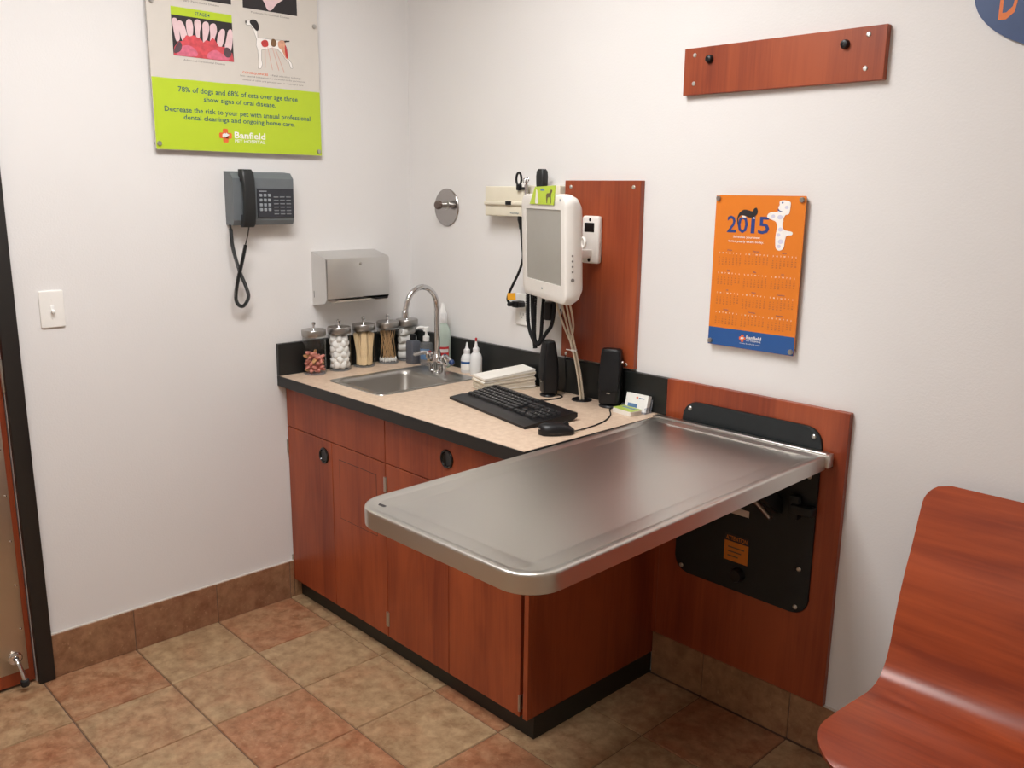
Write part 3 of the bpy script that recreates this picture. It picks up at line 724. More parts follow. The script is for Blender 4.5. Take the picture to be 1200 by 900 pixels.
# ------------------------------------------------------------------ base cabinets
def round_pull(parent, x, z_, y=-.604):
    b = nb(); lathe(b, [(.030, 0), (.030, .003), (.0265, .0065), (.0235, .0065), (.021, .002), (.012, .001), (0, .001)], 28, T(x, y, z_) @ MY)
    o = part('recessed_pull', b, 'black_gloss', parent, True)
    return o
def hinge(parent, x, z_):
    b = nb(); lathe(b, [(0, 0), (.0045, .001), (.0048, .004), (.0048, .05), (.0045, .053), (0, .054)], 10, c=(x, -.6045, z_-.027))
    box(b, x-.0015, x+.0015, -.603, -.588, z_-.024, z_+.024)
    part('hinge', b, 'satin', parent, True)
G = .0016
def front(name, x0, x1, z0, z1, parent): return part(name, box(nb(), x0+G, x1-G, -.604, -.5865, z0+G, z1-G, .001, 1), 'cherry_vertical', parent, True)
def carcass(parent, x0, x1, endR):
    b = nb(); th = .016
    box(b, x0, x0+th, -.586, -.002, .078, .866)
    if not endR: box(b, x1-th, x1, -.586, -.002, .078, .866)
    box(b, x0+th, x1-th, -.586, -.002, .078, .078+th); box(b, x0+th, x1-th, -.012, -.002, .078+th, .866)
    box(b, x0+th, x1-th, -.586, -.57, .69, .71)
    part('body', b, 'cherry_edge', parent, True)
    part('toe_kick', box(nb(), x0, x1, -.574, -.558, .0005, .079), 'black_laminate', parent, True)
    b = nb()
    return b
c1 = thing('base_cabinet', 'cherry wood base cabinet under the sink, against the left wall', 'cabinet', (.32, -.3, 0), group='cherry base cabinets')
carcass(c1, .003, .640, False)
front('false_drawer_front', .003, .640, .705, .866, c1)
dd = front('door', .003, .313, .072, .705, c1); round_pull(dd, .262, .645); hinge(dd, .0035, .625); hinge(dd, .0035, .15)
dd = front('door', .313, .640, .072, .705, c1); hinge(dd, .637, .63); hinge(dd, .637, .14)
b = nb(); x0, x1, z0, z1 = .358, .588, .43, .652
for a in ((x0, x1, z1-.002, z1), (x0, x1, z0, z0+.002), (x0, x0+.002, z0+.002, z1-.002), (x1-.002, x1, z0+.002, z1-.002)): box(b, a[0], a[1], -.6043, -.6035, a[2], a[3])
ap = part('access_panel', box(nb(), x0+.002, x1-.002, -.6046, -.6036, z0+.002, z1-.002), 'cherry_vertical', dd, True)
o = part('access_panel_gap', b, 'ink_dark', dd, True)
c2 = thing('base_cabinet', 'cherry wood base cabinet with a drawer beside the steel table, right of the sink cabinet', 'cabinet', (.98, -.3, 0), group='cherry base cabinets')
carcass(c2, .6405, 1.325, True)
dw = front('drawer_front', .6405, 1.296, .705, .866, c2); round_pull(dw, .964, .795)
dd = front('door', .6405, .968, .072, .705, c2); hinge(dd, .6435, .63); hinge(dd, .6435, .14); round_pull(dd, .917, .645)
dd = front('door', .968, 1.296, .072, .705, c2); hinge(dd, 1.2945, .63); hinge(dd, 1.2945, .12)
part('filler_strip', box(nb(), 1.307, 1.3255, -.604, -.586, .074, .866, .001, 1), 'cherry_vertical', c2, True)
part('end_panel', box(nb(), 1.309, 1.3255, -.586, -.002, .074, .866, .001, 1), 'cherry_vertical', c2, True)
part('scribe_strip', box(nb(), 1.3258, 1.3432, -.018, -.0005, .156, .866), 'cherry_vertical', c2, True)
part('toe_kick', box(nb(), 1.309, 1.3255, -.558, -.0112, .0005, .0735), 'black_laminate', c2, True)

# worktop with sink cut-out
SX0, SX1, SY0, SY1 = .205, .535, -.545, -.1
t = thing('worktop', 'beige speckled laminate worktop with black edge and backsplash', 'countertop', (.66, -.3, .868))
b = nb(); CX1 = 1.3265
xs = [.0006, SX0+.015, SX1-.015, CX1]; ys = [-.6335, SY0+.015, SY1-.015, -.0006]
for i in range(3):
    for j in range(3):
        if i == 1 and j == 1: continue
        box(b, xs[i], xs[i+1], ys[j], ys[j+1], .8665, .906)
bmesh.ops.remove_doubles(b, verts=b.verts[:], dist=1e-5)
inner = [f for f in b.faces if all(len(e.link_faces) > 2 for e in f.edges)]
part('countertop', b, 'counter_beige', t, True)
part('front_edge_band', box(nb(), .0006, CX1, -.6365, -.6335, .8665, .9055, .0008, 1), 'counter_black', t, True)
part('end_edge_band', box(nb(), CX1, CX1+.0025, -.6365, -.0225, .8665, .9055, .0008, 1), 'counter_black', t, True)
part('back_backsplash', box(nb(), .0185, 1.3425, -.0185, -.0004, .906, 1.0255, .0015, 1), 'black_laminate', t, True)
part('side_backsplash', box(nb(), .0004, .0185, -.6365, -.0004, .906, 1.0275, .0015, 1), 'black_laminate', t, True)

# sink
t = thing('sink', 'small square stainless steel drop-in sink', 'sink', ((SX0+SX1)/2, (SY0+SY1)/2, .906))
def ring(x0, x1, y0, y1, r, z_): return [(a, c, z_) for a, c in rrect(x0, x1, y0, y1, r, 6)]
bx0, bx1, by0, by1 = .232, .508, -.515, -.205
R = [ring(SX0, SX1, SY0, SY1, .02, .9062), ring(SX0+.002, SX1-.002, SY0+.002, SY1-.002, .02, .9095), ring(SX0+.008, SX1-.008, SY0+.008, SY1-.008, .02, .9092),
     ring(bx0-.006, bx1+.006, by0-.006, by1+.006, .036, .9082), ring(bx0, bx1, by0, by1, .034, .905), ring(bx0+.004, bx1-.004, by0+.004, by1-.004, .034, .89),
     ring(bx0+.010, bx1-.010, by0+.010, by1-.010, .04, .79), ring(bx0+.022, bx1-.022, by0+.022, by1-.022, .04, .768), ring(bx0+.05, bx1-.05, by0+.05, by1-.05, .04, .763)]
b = nb(); loft(b, R, False, True)
part('basin', b, 'stainless_sink', t, True, ang=50)
dr = part('drain', lathe(nb(), [(.042, .0), (.042, .0025), (.034, .003), (.03, -.001), (0, -.001)], 24, c=(.37, -.36, .764)), 'chrome', t, True)
part('drain_strainer', lathe(nb(), [(.026, 0), (.022, .002), (0, .0025)], 18, c=(.37, -.36, .7635)), 'black_steel', dr, True)

# faucet
t = thing('faucet', 'chrome gooseneck faucet with two lever handles behind the sink', 'faucet', (.36, -.152, .9085))
b = nb(); fx, fy = .36, -.152
lathe(b, [(0, 0), (.026, 0), (.026, .006), (.018, .010), (.0165, .03), (.019, .04), (.019, .062), (.015, .068), (.012, .085), (0, .085)], 24, c=(fx, fy, .9085))
box(b, fx-.052, fx+.052, fy-.013, fy+.013, .938, .962, .006, 3)
for s in (-1, 1): lathe(b, [(.011, 0), (.011, .03)], 14, c=(fx+s*.036, fy, .9085))
part('faucet_body', b, 'chrome', t, True)
b = nb(); pts = [(fx, fy, .99), (fx, fy, 1.06), (fx, fy, 1.15)]
for k in range(9):
    a = k/8*PI*.93; pts.append((fx, fy-.072+.072*math.cos(a), 1.165+.078*math.sin(a)))
pts.append((fx, fy-.150, 1.155)); 
tube(b, pts, .0105, 16, 6)
lathe(b, [(0, 0), (.0125, 0), (.013, .004), (.013, .022), (.011, .026), (0, .026)], 18, T(fx, fy-.1515, 1.135) @ Matrix.Rotation(-.08, 4, 'X'))
part('spout', b, 'chrome', t, True, ang=60)
for s, mt in ((-1, 'red_tip'), (1, 'blue_plastic')):
    b = nb(); lathe(b, [(.014, 0), (.016, .006), (.016, .02), (.011, .026), (0, .028)], 18, c=(fx+s*.046, fy, .958))
    tube(b, [(fx+s*.046, fy, .979), (fx+s*.075, fy-.012, .978), (fx+s*.112, fy-.022, .968)], lambda f: .0065+.003*f, 12)
    hd = part('lever_handle', b, 'chrome', t, True)
    b = nb(); lathe(b, [(.006, 0), (.006, .0012), (0, .0018)], 14, c=(fx+s*.046, fy, .986)); part('index_cap', b, 'blue_plastic' if s > 0 else 'red_tip', hd, True)
    if s > 0:
        b = nb(); ball(b, (fx+s*.112, fy-.022, .968), .0112, 2); part('lever_tip', b, 'blue_plastic', hd, True, label='blue lever tip')

# ------------------------------------------------------------------ jars
JX = [(.066, -.512), (.062, -.398), (.06, -.283), (.063, -.168), (.064, -.072)]
JL = ['clear glass jar half full of pink treats, nearest the counter edge', 'clear glass jar filled with white cotton balls',
      'clear glass jar packed with wooden tongue depressors', 'clear glass jar of wooden cotton swabs standing upright', 'clear glass jar stacked with white gauze rolls, deepest in the corner']
CT = .9063
def jar(x, y, label):
    t = thing('glass_jar', label, 'jar', (x, y, CT), group='glass jars by the sink')
    b = nb(); lathe(b, [(0, .0), (.040, .0), (.0432, .003), (.0432, .138), (.041, .144), (.041, .149)], 40)
    part('glass_body', b, 'jar_glass', t)
    b = nb(); lathe(b, [(0, .0012), (.039, .0012), (.0405, .003), (.0405, .005), (0, .006)], 32); part('glass_base', b, 'clear_plastic', t)
    b = nb(); lathe(b, [(.0425, .1465), (.0445, .1465), (.0455, .149), (.0455, .168), (.044, .1705), (.0, .172)], 40)
    ld = part('lid', b, 'lid_chrome', t)
    b = nb(); lathe(b, [(.007, .172), (.005, .176), (.0045, .186), (.008, .190), (.008, .195), (.005, .199), (0, .1995)], 18); part('lid_knob', b, 'chrome', ld)
for (x, y), l in zip(JX, JL): jar(x, y, l)
def inst(src, name, loc, rot, label, cat, group, first):
    o = src if first else src.copy()
    if not first: COL.objects.link(o)
    o.location = loc; o.rotation_euler = rot; return tag(o, label, cat, group)
rnd = random.Random(11)
# pink treats
def lump(r, el, seed):
    rr = random.Random(seed); b = nb(); ball(b, (0, 0, 0), (r*el, r, r*.8), 2)
    for v in b.verts: v.co *= 1+rr.uniform(-.16, .16)
    return b
src = [finish('dog_treat', lump(.0082, 1.9, 4), 'treat_pink', 80), finish('dog_treat', lump(.0085, 2.0, 9), 'treat_tan', 80)]
x, y = JX[0]; k = 0
for lay in range(6):
    n = 8 if lay < 5 else 4
    for i in range(n):
        tan = (k % 6 == 4)
        rad = .029 if i < 6 else .010
        a = i*2*PI/6+lay*.5
        o = bpy.data.objects.new('dog_treat', src[1 if tan else 0]); COL.objects.link(o)
        o.location = (x+rad*math.cos(a)*.93, y+rad*math.sin(a)*.93, CT+.0165+lay*.0125+rnd.uniform(-.0015, .002)+(.002 if lay == 5 else 0))
        o.rotation_euler = (rnd.uniform(0, 3), rnd.uniform(-.5, .5), rnd.uniform(0, 6)); o.scale = [rnd.uniform(.8, 1)]*3
        tag(o, 'tan lumpy dog treat among pink ones in the front jar' if tan else 'pink lumpy dog treat in the front glass jar', 'treat', 'tan treats in jar' if tan else 'pink treats in jar'); k += 1
# cotton balls
me = finish('cotton_ball', lump(.0172, 1.0, 21), 'cotton', 80); x, y = JX[1]
for lay in range(6):
    for i in range(7):
        rad = .0236 if i < 6 else 0.; a = i*2*PI/6+lay*.52
        o = bpy.data.objects.new('cotton_ball', me); COL.objects.link(o)
        o.location = (x+rad*math.cos(a), y+rad*math.sin(a), CT+.0225+lay*.0205+(.004 if i == 6 else 0)); o.rotation_euler = (rnd.uniform(0, 6), rnd.uniform(0, 6), 0)
        tag(o, 'white cotton ball in the second jar from the front', 'cotton ball', 'cotton balls in jar')
# tongue depressors
b = nb(); prism(b, rrect(-.0085, .0085, 0, .132, .0084, 5), -.0008, .0008, Matrix.Rotation(PI/2, 4, 'X')); me = finish('tongue_depressor', b, 'tongue_wood')
x, y = JX[2]
for i in range(30):
    if i < 15: rad, a = .0300, i*2*PI/15+rnd.uniform(-.12, .12)
    elif i < 25: rad, a = .0225, i*2*PI/10+.3
    else: rad, a = .0115, i*2*PI/5
    o = bpy.data.objects.new('tongue_depressor', me); COL.objects.link(o)
    o.location = (x+rad*math.cos(a), y+rad*math.sin(a), CT+.0075); o.rotation_euler = Euler((rnd.uniform(-.02, .0), rnd.uniform(-.06, .06) if i % 3 else rnd.choice((-.17, .17)), a+PI/2))
    tag(o, 'pale wooden tongue depressor standing in the middle jar', 'tongue depressor', 'tongue depressors in jar')
# cotton swabs (stick and tip)
b = nb(); tube(b, [(0, 0, .012), (0, 0, .13)], .0012, 6, smooth=False); msk = finish('stick', b, 'swab_wood')
b = nb(); ball(b, (0, 0, .0085), (.0035, .0035, .0085), 2); mtp = finish('cotton_tip', b, 'cotton', 80)
x, y = JX[3]
for i in range(34):
    a = i*2.39996; rad = .0355*math.sqrt((i+.5)/34)
    ta = rnd.uniform(0, 2*PI); tr2 = .035*math.sqrt(rnd.random()); dx = tr2*math.cos(ta)-rad*math.cos(a); dy = tr2*math.sin(ta)-rad*math.sin(a)
    e = bpy.data.objects.new('cotton_swab', None); e.empty_display_size = .02; COL.objects.link(e)
    e.location = (x+rad*math.cos(a), y+rad*math.sin(a), CT+.0065)
    q = Vector((dx, dy, .13)).to_track_quat('Z', 'Y'); e.rotation_euler = q.to_euler()
    tag(e, 'wooden cotton swab standing tip down in the fourth jar', 'cotton swab', 'cotton swabs in jar')
    for nm, mm in (('stick', msk), ('cotton_tip', mtp)):
        o = bpy.data.objects.new(nm, mm); COL.objects.link(o); o.parent = e
# gauze rolls
b = nb(); lathe(b, [(.003, -.022), (.013, -.022), (.016, -.019), (.0166, 0), (.016, .019), (.013, .022), (.003, .022), (.003, -.022)], 20); me = finish('gauze_roll', b, 'cotton')
x, y = JX[4]
for lay in range(4):
    for i in range(2):
        o = bpy.data.objects.new('gauze_roll', me); COL.objects.link(o); a = .8+lay*.35+i*PI
        o.location = (x+.0168*math.cos(a), y+.0168*math.sin(a), CT+.0232+lay*.0325); o.rotation_euler = (PI/2, 0, a+PI/2)
        tag(o, 'white gauze roll in the corner jar', 'gauze roll', 'gauze rolls in jar')

# ------------------------------------------------------------------ bottles behind the sink
t = thing('squirt_bottle', 'tall pale green bottle with white nozzle behind the faucet', 'bottle', (.272, -.052, CT))
b = nb(); lathe(b, [(0, 0), (.028, 0), (.031, .004), (.031, .135), (.027, .155), (.018, .172), (.014, .178), (.014, .184), (0, .184)], 28); part('bottle_body', b, 'green_bottle', t)
b = nb(); lathe(b, [(.0175, .178), (.0175, .214), (.015, .218), (.0, .2185)], 24); cp_ = part('cap', b, 'bottle_white', t)
b = nb(); lathe(b, [(.014, .218), (.0135, .226), (.0075, .240), (.005, .255), (0, .256)], 20); part('nozzle', b, 'white_gloss', cp_)
b = nb()
for k in range(9): pass
lab = [[(.0316*math.cos(a), .0316*math.sin(a), zz) for a in [(-1.35+1.5*i/10) for i in range(11)]] for zz in (.03, .085)]
v0 = [b.verts.new(q) for q in lab[0]]; v1 = [b.verts.new(q) for q in lab[1]]
for i in range(10): b.faces.new((v0[i], v0[i+1], v1[i+1], v1[i]))
part('red_label', b, 'red_label', t, label='red label with a white band')
b = nb(); lab = [[(.0319*math.cos(a), .0319*math.sin(a), zz) for a in [(-1.25+1.3*i/10) for i in range(11)]] for zz in (.062, .076)]
v0 = [b.verts.new(q) for q in lab[0]]; v1 = [b.verts.new(q) for q in lab[1]]
for i in range(10): b.faces.new((v0[i], v0[i+1], v1[i+1], v1[i]))
part('label_band', b, 'ink_white', t)

t = thing('soap_pump_bottle', 'clear soap bottle with white pump head behind the faucet', 'soap bottle', (.195, -.075, CT))
b = nb(); lathe(b, [(0, 0), (.025, 0), (.028, .004), (.028, .075), (.024, .088), (.012, .094), (.012, .100), (0, .1)], 26); part('bottle_body', b, 'clear_plastic', t)
b = nb(); lathe(b, [(.0135, .096), (.0135, .115), (.010, .118), (.006, .119), (.0045, .135), (.012, .136), (.012, .152), (.009, .155), (0, .155)], 20)
tube(b, [(0, 0, .148), (-.02, -.012, .151), (-.034, -.02, .146)], .005, 8); part('pump', b, 'white_gloss', t)
b = nb(); lab = [[(.0284*math.cos(a), .0284*math.sin(a), zz) for a in [(-1.7+1.5*i/10) for i in range(11)]] for zz in (.025, .068)]
v0 = [b.verts.new(q) for q in lab[0]]; v1 = [b.verts.new(q) for q in lab[1]]
for i in range(10): b.faces.new((v0[i], v0[i+1], v1[i+1], v1[i]))
part('blue_label', b, 'flyer_blue', t)
t = thing('lotion_bottle', 'dark grey square bottle with black cap beside the gauze jar', 'bottle', (.140, -.100, CT))
b = nb(); loft(b, [[(a, c, z_) for a, c in rrect(-w, w, -w, w, .006, 4)] for w, z_ in ((.021, 0), (.0225, .003), (.0225, .088), (.019, .094), (.010, .097))]); part('bottle_body', b, 'dark_bottle', t)
b = nb(); lathe(b, [(.012, .097), (.0125, .118), (.011, .12), (0, .1205)], 18); part('cap', b, 'black_plastic', t)
def squeeze(x, y, label, tip, labelled):
    t = thing('squeeze_bottle', label, 'bottle', (x, y, CT), group='squeeze bottles by the backsplash')
    h = .0 if labelled else .014
    b = nb(); lathe(b, [(0, 0), (.022, 0), (.0235, .003), (.0235, .052+h), (.0195, .066+h), (.012, .074+h), (.012, .078+h), (0, .078+h)], 24); part('bottle_body', b, 'soft_bottle', t)
    b = nb(); lathe(b, [(.0125, .076+h), (.0125, .089+h), (.009, .092+h), (.0065, .096+h), (.003, .118+h), (0, .1185+h)], 18); part('spout_cap', b, 'bottle_white', t)
    if tip: b = nb(); lathe(b, [(.0035, .116+h), (.0045, .12+h), (.0045, .128+h), (0, .131+h)], 12); part('red_tip', b, 'red_tip', t)
    if labelled:
        for z0, z1, mt in ((.012, .05, 'white_plastic'), (.036, .045, 'calendar_blue')):
            b = nb(); r_ = .0238 if mt == 'white_plastic' else .0241
            lab = [[(r_*math.cos(a), r_*math.sin(a), zz) for a in [(-2.2+2.6*i/12) for i in range(13)]] for zz in (z0, z1)]
            v0 = [b.verts.new(q) for q in lab[0]]; v1 = [b.verts.new(q) for q in lab[1]]
            for i in range(12): b.faces.new((v0[i], v0[i+1], v1[i+1], v1[i]))
            part('bottle_label', b, mt, t)
squeeze(.418, -.052, 'small white squeeze bottle with a blue and white label', False, True)
squeeze(.478, -.058, 'small white squeeze bottle with a red tip', True, False)
b = nb(); lathe(b, [(0, 0), (.002, .002), (.004, .012), (.0045, .02), (.0045, .115), (.004, .118), (0, .119)], 12, T(.50, -.090, CT+.0047) @ Matrix.Rotation(PI/2, 4, 'Y') @ Matrix.Rotation(-.35, 4, 'X'))
single('pen', b, 'white_plastic', 'white pen lying between squeeze bottles and paper pile', 'pen', (.55, -.09, CT))

# paper stack
b = nb(); rp_ = random.Random(2)
A, B_, C_, D_ = Vector((.640, -.216)), Vector((.735, -.246)), Vector((.795, -.056)), Vector((.700, -.026))
for k in range(16):
    f0, f1 = k/16, (k+1)/16
    j = Vector((rp_.uniform(-.003, .003), rp_.uniform(-.003, .003))) if k < 12 else Vector((rp_.uniform(-.002, .006), rp_.uniform(0, .003)))
    pts = [q+j for q in (A, B_, C_, D_)]
    hs = [(.046, .067)]*1
    lo = [CT+.050*f0, CT+.050*f0, CT+.071*f0, CT+.071*f0]; hi = [CT+.050*f1-.0004, CT+.050*f1-.0004, CT+.071*f1-.0004, CT+.071*f1-.0004]
    t_ = bmesh.new(); vl = [t_.verts.new((q.x, q.y, z_)) for q, z_ in zip(pts, lo)]; vh = [t_.verts.new((q.x, q.y, z_)) for q, z_ in zip(pts, hi)]
    t_.faces.new(vl[::-1]); t_.faces.new(vh)
    for i in range(4): t_.faces.new((vl[i], vl[(i+1) % 4], vh[(i+1) % 4], vh[i]))
    for f in t_.faces: f.material_index = 0 if k in (2, 7, 11, 14, 15) else 1
    merge(b, t_)
single('paper_pile', b, ['paper', 'paper_edge'], 'thick uneven pile of white paper forms behind the keyboard', 'paper pile', (.72, -.14, CT))

# ------------------------------------------------------------------ keyboard and mouse
t = thing('keyboard', 'black computer keyboard with wide palm rest on the worktop', 'keyboard', (.719, -.390, CT), (0, 0, math.radians(-10.6)))
b = nb(); KW, KD = .455, .196
prism(b, [(0, .0), (.0, .008), (.05, .0135), (.06, .012), (KD-.012, .0275), (KD, .026), (KD, .012), (KD-.02, .004)], 0, KW, Matrix(((0, 0, 1, 0), (1, 0, 0, 0), (0, 1, 0, 0), (0, 0, 0, 1))))
part('keyboard_case', b, 'black_plastic', t, ang=30)
def krow(y0, xs, d=.0145, leg=''):
    z0 = .012+(y0-.06)*.127
    for n_, (a, c) in enumerate(xs):
        bm = nb(); M_ = T(0, y0, z0) @ Matrix.Rotation(.126, 4, 'X')
        loft(bm, [[(q[0], q[1], z_) for q in rrect(a+i_, c-i_, i_, d-i_, .0015, 2)] for i_, z_ in ((.0006, 0), (.0008, .004), (.0022, .0075))], M=M_)
        nf = len(bm.faces)
        if n_ < len(leg) and leg[n_] != ' ':
            tb = nb(); text(tb, leg[n_], a+.0045, None, d*.42, .0042, .0076, .02); merge(bm, tb, M_); bm.faces.ensure_lookup_table()
            for f in bm.faces[nf:]: f.material_index = 1
        part('key', bm, ['key_black', 'ink_white'], t)
def uni(n, x0, p=.0185): return [(x0+i*p, x0+(i+1)*p) for i in range(n)]
keys = {0: [(.014, .038), (.038, .060), (.060, .084), (.084, .188), (.188, .212), (.212, .234), (.234, .258), (.258, .285)],
        1: [(.014, .054)]+uni(10, .054)+[(.239, .285)], 2: [(.014, .045)]+uni(11, .045)+[(.2485, .285)],
        3: [(.014, .041)]+uni(13, .041), 4: uni(13, .014)+[(.2545, .285)]}
LEG = {1: ' ZXCVBNM,./', 2: ' ASDFGHJKL;\'', 3: ' QWERTYUIOP[]\\', 4: '`1234567890-='}
for r_, xs_ in keys.items(): krow(.064+r_*.0182, xs_, leg=LEG.get(r_, ''))
krow(.064+5*.0195, [(.014, .030)]+uni(4, .042, .0165)+uni(4, .117, .0165)+uni(4, .192, .0165)+[(.268, .285)], .011)
krow(.064, uni(3, .294)); krow(.064+.0182, [(.3125, .331)])
for r_ in (3, 4): krow(.064+r_*.0182, uni(3, .294))
for r_ in range(5): krow(.064+r_*.0182, [(.358, .395), (.395, .4135)] if r_ == 0 else uni(4, .358), leg=('0.', '123', '456+', '789', ' /*-')[r_])
t = thing('mouse', 'black computer mouse beside the keyboard', 'mouse', (1.262, -.438, CT), (0, 0, math.radians(-32)))
b = nb(); rings = []
for k in range(13):
    f = k/12; y = -.054+.108*f
    w = .0305*math.sqrt(max(.02, 1-(abs(2*f-1))**3.2)); h = .036*math.sqrt(max(.015, 1-((f-.38)/.66)**2))*(1 if f < .9 else .95)
    rings.append([(w*math.cos(a)*(1 if math.sin(a) > 0 else .96), y, max(.001, .006+(h-.006)*max(0, math.sin(a))**.75) if math.sin(a) > -.2 else .0008) for a in [2*PI*i/20 for i in range(20)]])
loft(b, rings); bmesh.ops.recalc_face_normals(b, faces=b.faces[:])
ms = part('mouse_body', b, 'black_plastic', t, ang=60)
b = nb(); lathe(b, [(0, -.003), (.009, -.003), (.0095, 0), (.009, .003), (0, .003)], 16, T(0, .028, .0275) @ Matrix.Rotation(PI/2, 4, 'Y')); part('scroll_wheel', b, 'rubber', t)
b = nb(); tube(b, [(-.010, -.052, .019), (0, -.054, .0195), (.010, -.052, .019)], .0016, 6); part('silver_strip', b, 'satin', t)
b = nb(); tube(b, [(1.290, -.393, .912), (1.283, -.34, .909), (1.277, -.28, .9085), (1.262, -.22, .9085), (1.225, -.15, .9085), (1.18, -.10, .9085), (1.15, -.04, .9085)], .0021, 8)
part('mouse_cable', b, 'black_soft', t, True)

# ------------------------------------------------------------------ speakers
def speaker(x, y, rz, label, k, jack):
    t = thing('speaker', label, 'speaker', (x, y, CT), (0, 0, rz), group='desktop speakers'); t.scale = (k, k, 1)
    b = nb(); loft(b, [[(q[0], q[1], z_) for q in ell(0, 0, a, a*.85, 28)] for a, z_ in ((.036, 0), (.037, .003), (.034, .007), (.02, .010))]); part('foot', b, 'black_plastic', t)
    b = nb(); rr = []
    for z_, w, dp in ((.010, .030, .028), (.014, .034, .034), (.06, .0365, .038), (.12, .036, .034), (.17, .034, .026), (.189, .032, .021), (.193, .028, .018)):
        rr.append([(q[0], q[1]+(.0), z_) for q in rrect(-w, w, -dp*.75, dp, .012, 4)])
    loft(b, rr); bd = part('cabinet', b, 'black_plastic', t)
    b = nb(); rr = []
    for z_, w, dp in ((.058, .031, .038), (.062, .033, .0385), (.12, .033, .0345), (.17, .031, .0265), (.186, .028, .0222)):
        rr.append([(q[0], q[1], z_) for q in rrect(-w, w, -dp*.75-.003, -dp*.75+.006, .003, 2)])
    loft(b, rr); part('grille', b, 'black_soft', t)
    b = nb(); prism(b, ell(0, .050, .007, .0025, 14), .0282, .0295, Matrix.Rotation(PI/2, 4, 'X')); part('badge', b, 'satin', t)
    if jack: b = nb(); lathe(b, [(.005, 0), (.005, .004), (0, .0045)], 12, T(.0355, .0, .150) @ MX); part('jack', b, 'satin', t)
speaker(1.146, -.060, math.radians(26), 'black desktop speaker between the cable grommet and the business cards', 1., True)
speaker(.900, -.100, math.radians(-30), 'black desktop speaker behind the paper pile, left of the cable grommet', .86, False)
b = nb(); tube(b, [(.905, -.065, .9085), (.955, -.085, .9085), (.955, -.15, .9085), (.93, -.19, .9085), (.90, -.225, .9085)], .002, 8)
single('speaker_cable', b, 'black_soft', 'thin black cable running from the speaker to behind the keyboard', 'cable', (.93, -.15, CT))

# grommet with the pale cable bundle
b = nb(); lathe(b, [(0, .0004), (.028, .0004), (.030, .002), (.034, .003), (.0355, .0), (.0, .0)][:5], 28, c=(1.022, -.060, CT))
single('cable_grommet', b, 'black_plastic', 'round black cable grommet in the worktop', 'grommet', (1.022, -.060, CT))
t = thing('cable_bundle', 'bundle of beige monitor cables dropping into the grommet', 'cables', (1.022, -.06, CT))
for k, (ox, oy) in enumerate(((0, 0), (.007, .003), (-.006, .002), (.002, -.006))):
    sp_ = (0, .012, -.014, .022)[k]
    b = nb(); tube(b, [(.962+sp_*1.3, -.125, 1.285), (.958+sp_*1.7, -.10, 1.225), (.972+sp_*1.3, -.088, 1.16), (.988+ox*1.2, -.08+oy, 1.10), (.999+ox, -.076+oy, 1.06), (1.012+ox, -.068+oy, .99), (1.022+ox, -.062+oy, .9085)], .0033, 8)
    part('cable', b, 'beige_cable', t, True)
b = nb(); lathe(b, [(.0095, 0), (.0105, .001), (.0105, .006), (.0095, .007), (.0095, 0)], 16, c=(.996, -.077, 1.072)); tube(b, [(.99, -.087, 1.076), (.976, -.094, 1.078)], .0016, 6)
part('cable_tie', b, 'white_plastic', t, True)

# business cards
t = thing('card_holder', 'clear holder with white business cards against the backsplash', 'card holder', (1.245, -.045, CT))
b = nb(); box(b, -.048, .048, -.018, .018, 0, .002); box(b, -.048, .048, .014, .016, .002, .045, M=Matrix.Rotation(-.15, 4, 'X')); box(b, -.048, -.046, -.018, .014, .002, .02); box(b, .046, .048, -.018, .014, .002, .02)
part('holder', b, 'clear_plastic', t)
b = nb(); Rm = T(0, -.008, .003) @ Matrix.Rotation(-.22, 4, 'X')
for k in range(7): box(b, -.044, .044, k*.0024, k*.0024+.002, 0, .055, M=Rm)
part('business_cards', b, 'white_gloss', t)
b = nb(); Mf = Rm @ T(-.044, -.0005, 0) @ Matrix.Rotation(PI/2, 4, 'X'); tb = nb()
flat(tb, ell(.045, .043, .004, .0035, 10), 0); merge(b, tb, Mf); part('card_logo', b, 'ink_orange', t)
b = nb(); tb = nb(); flat(tb, [(.052, .044), (.074, .044), (.074, .041), (.052, .041)], 0); flat(tb, [(.012, .022), (.05, .022), (.05, .01), (.012, .01)], 0); merge(b, tb, Mf); part('card_print', b, 'flyer_blue', t)
t = thing('flyer_stack', 'small stack of green and white cards lying before the card holder', 'cards', (1.243, -.088, CT), (0, 0, math.radians(-8)))
b = nb(); r4 = random.Random(4)
for k in range(7): dx = r4.uniform(-.002, .002); prism(b, rrect(-.042+dx, .042+dx, -.026, .024, .004, 2), k*.0022, k*.0022+.0019)
part('cards', b, 'paper', t)
b = nb(); prism(b, rrect(-.042, .042, -.026, .024, .004, 2), .0154, .0162); part('top_card', b, 'flyer_green', t)
b = nb(); prism(b, [(-.03, .012), (.03, .012), (.03, .002), (-.03, .002)], .0162, .0165); part('card_print', b, 'flyer_blue', t)

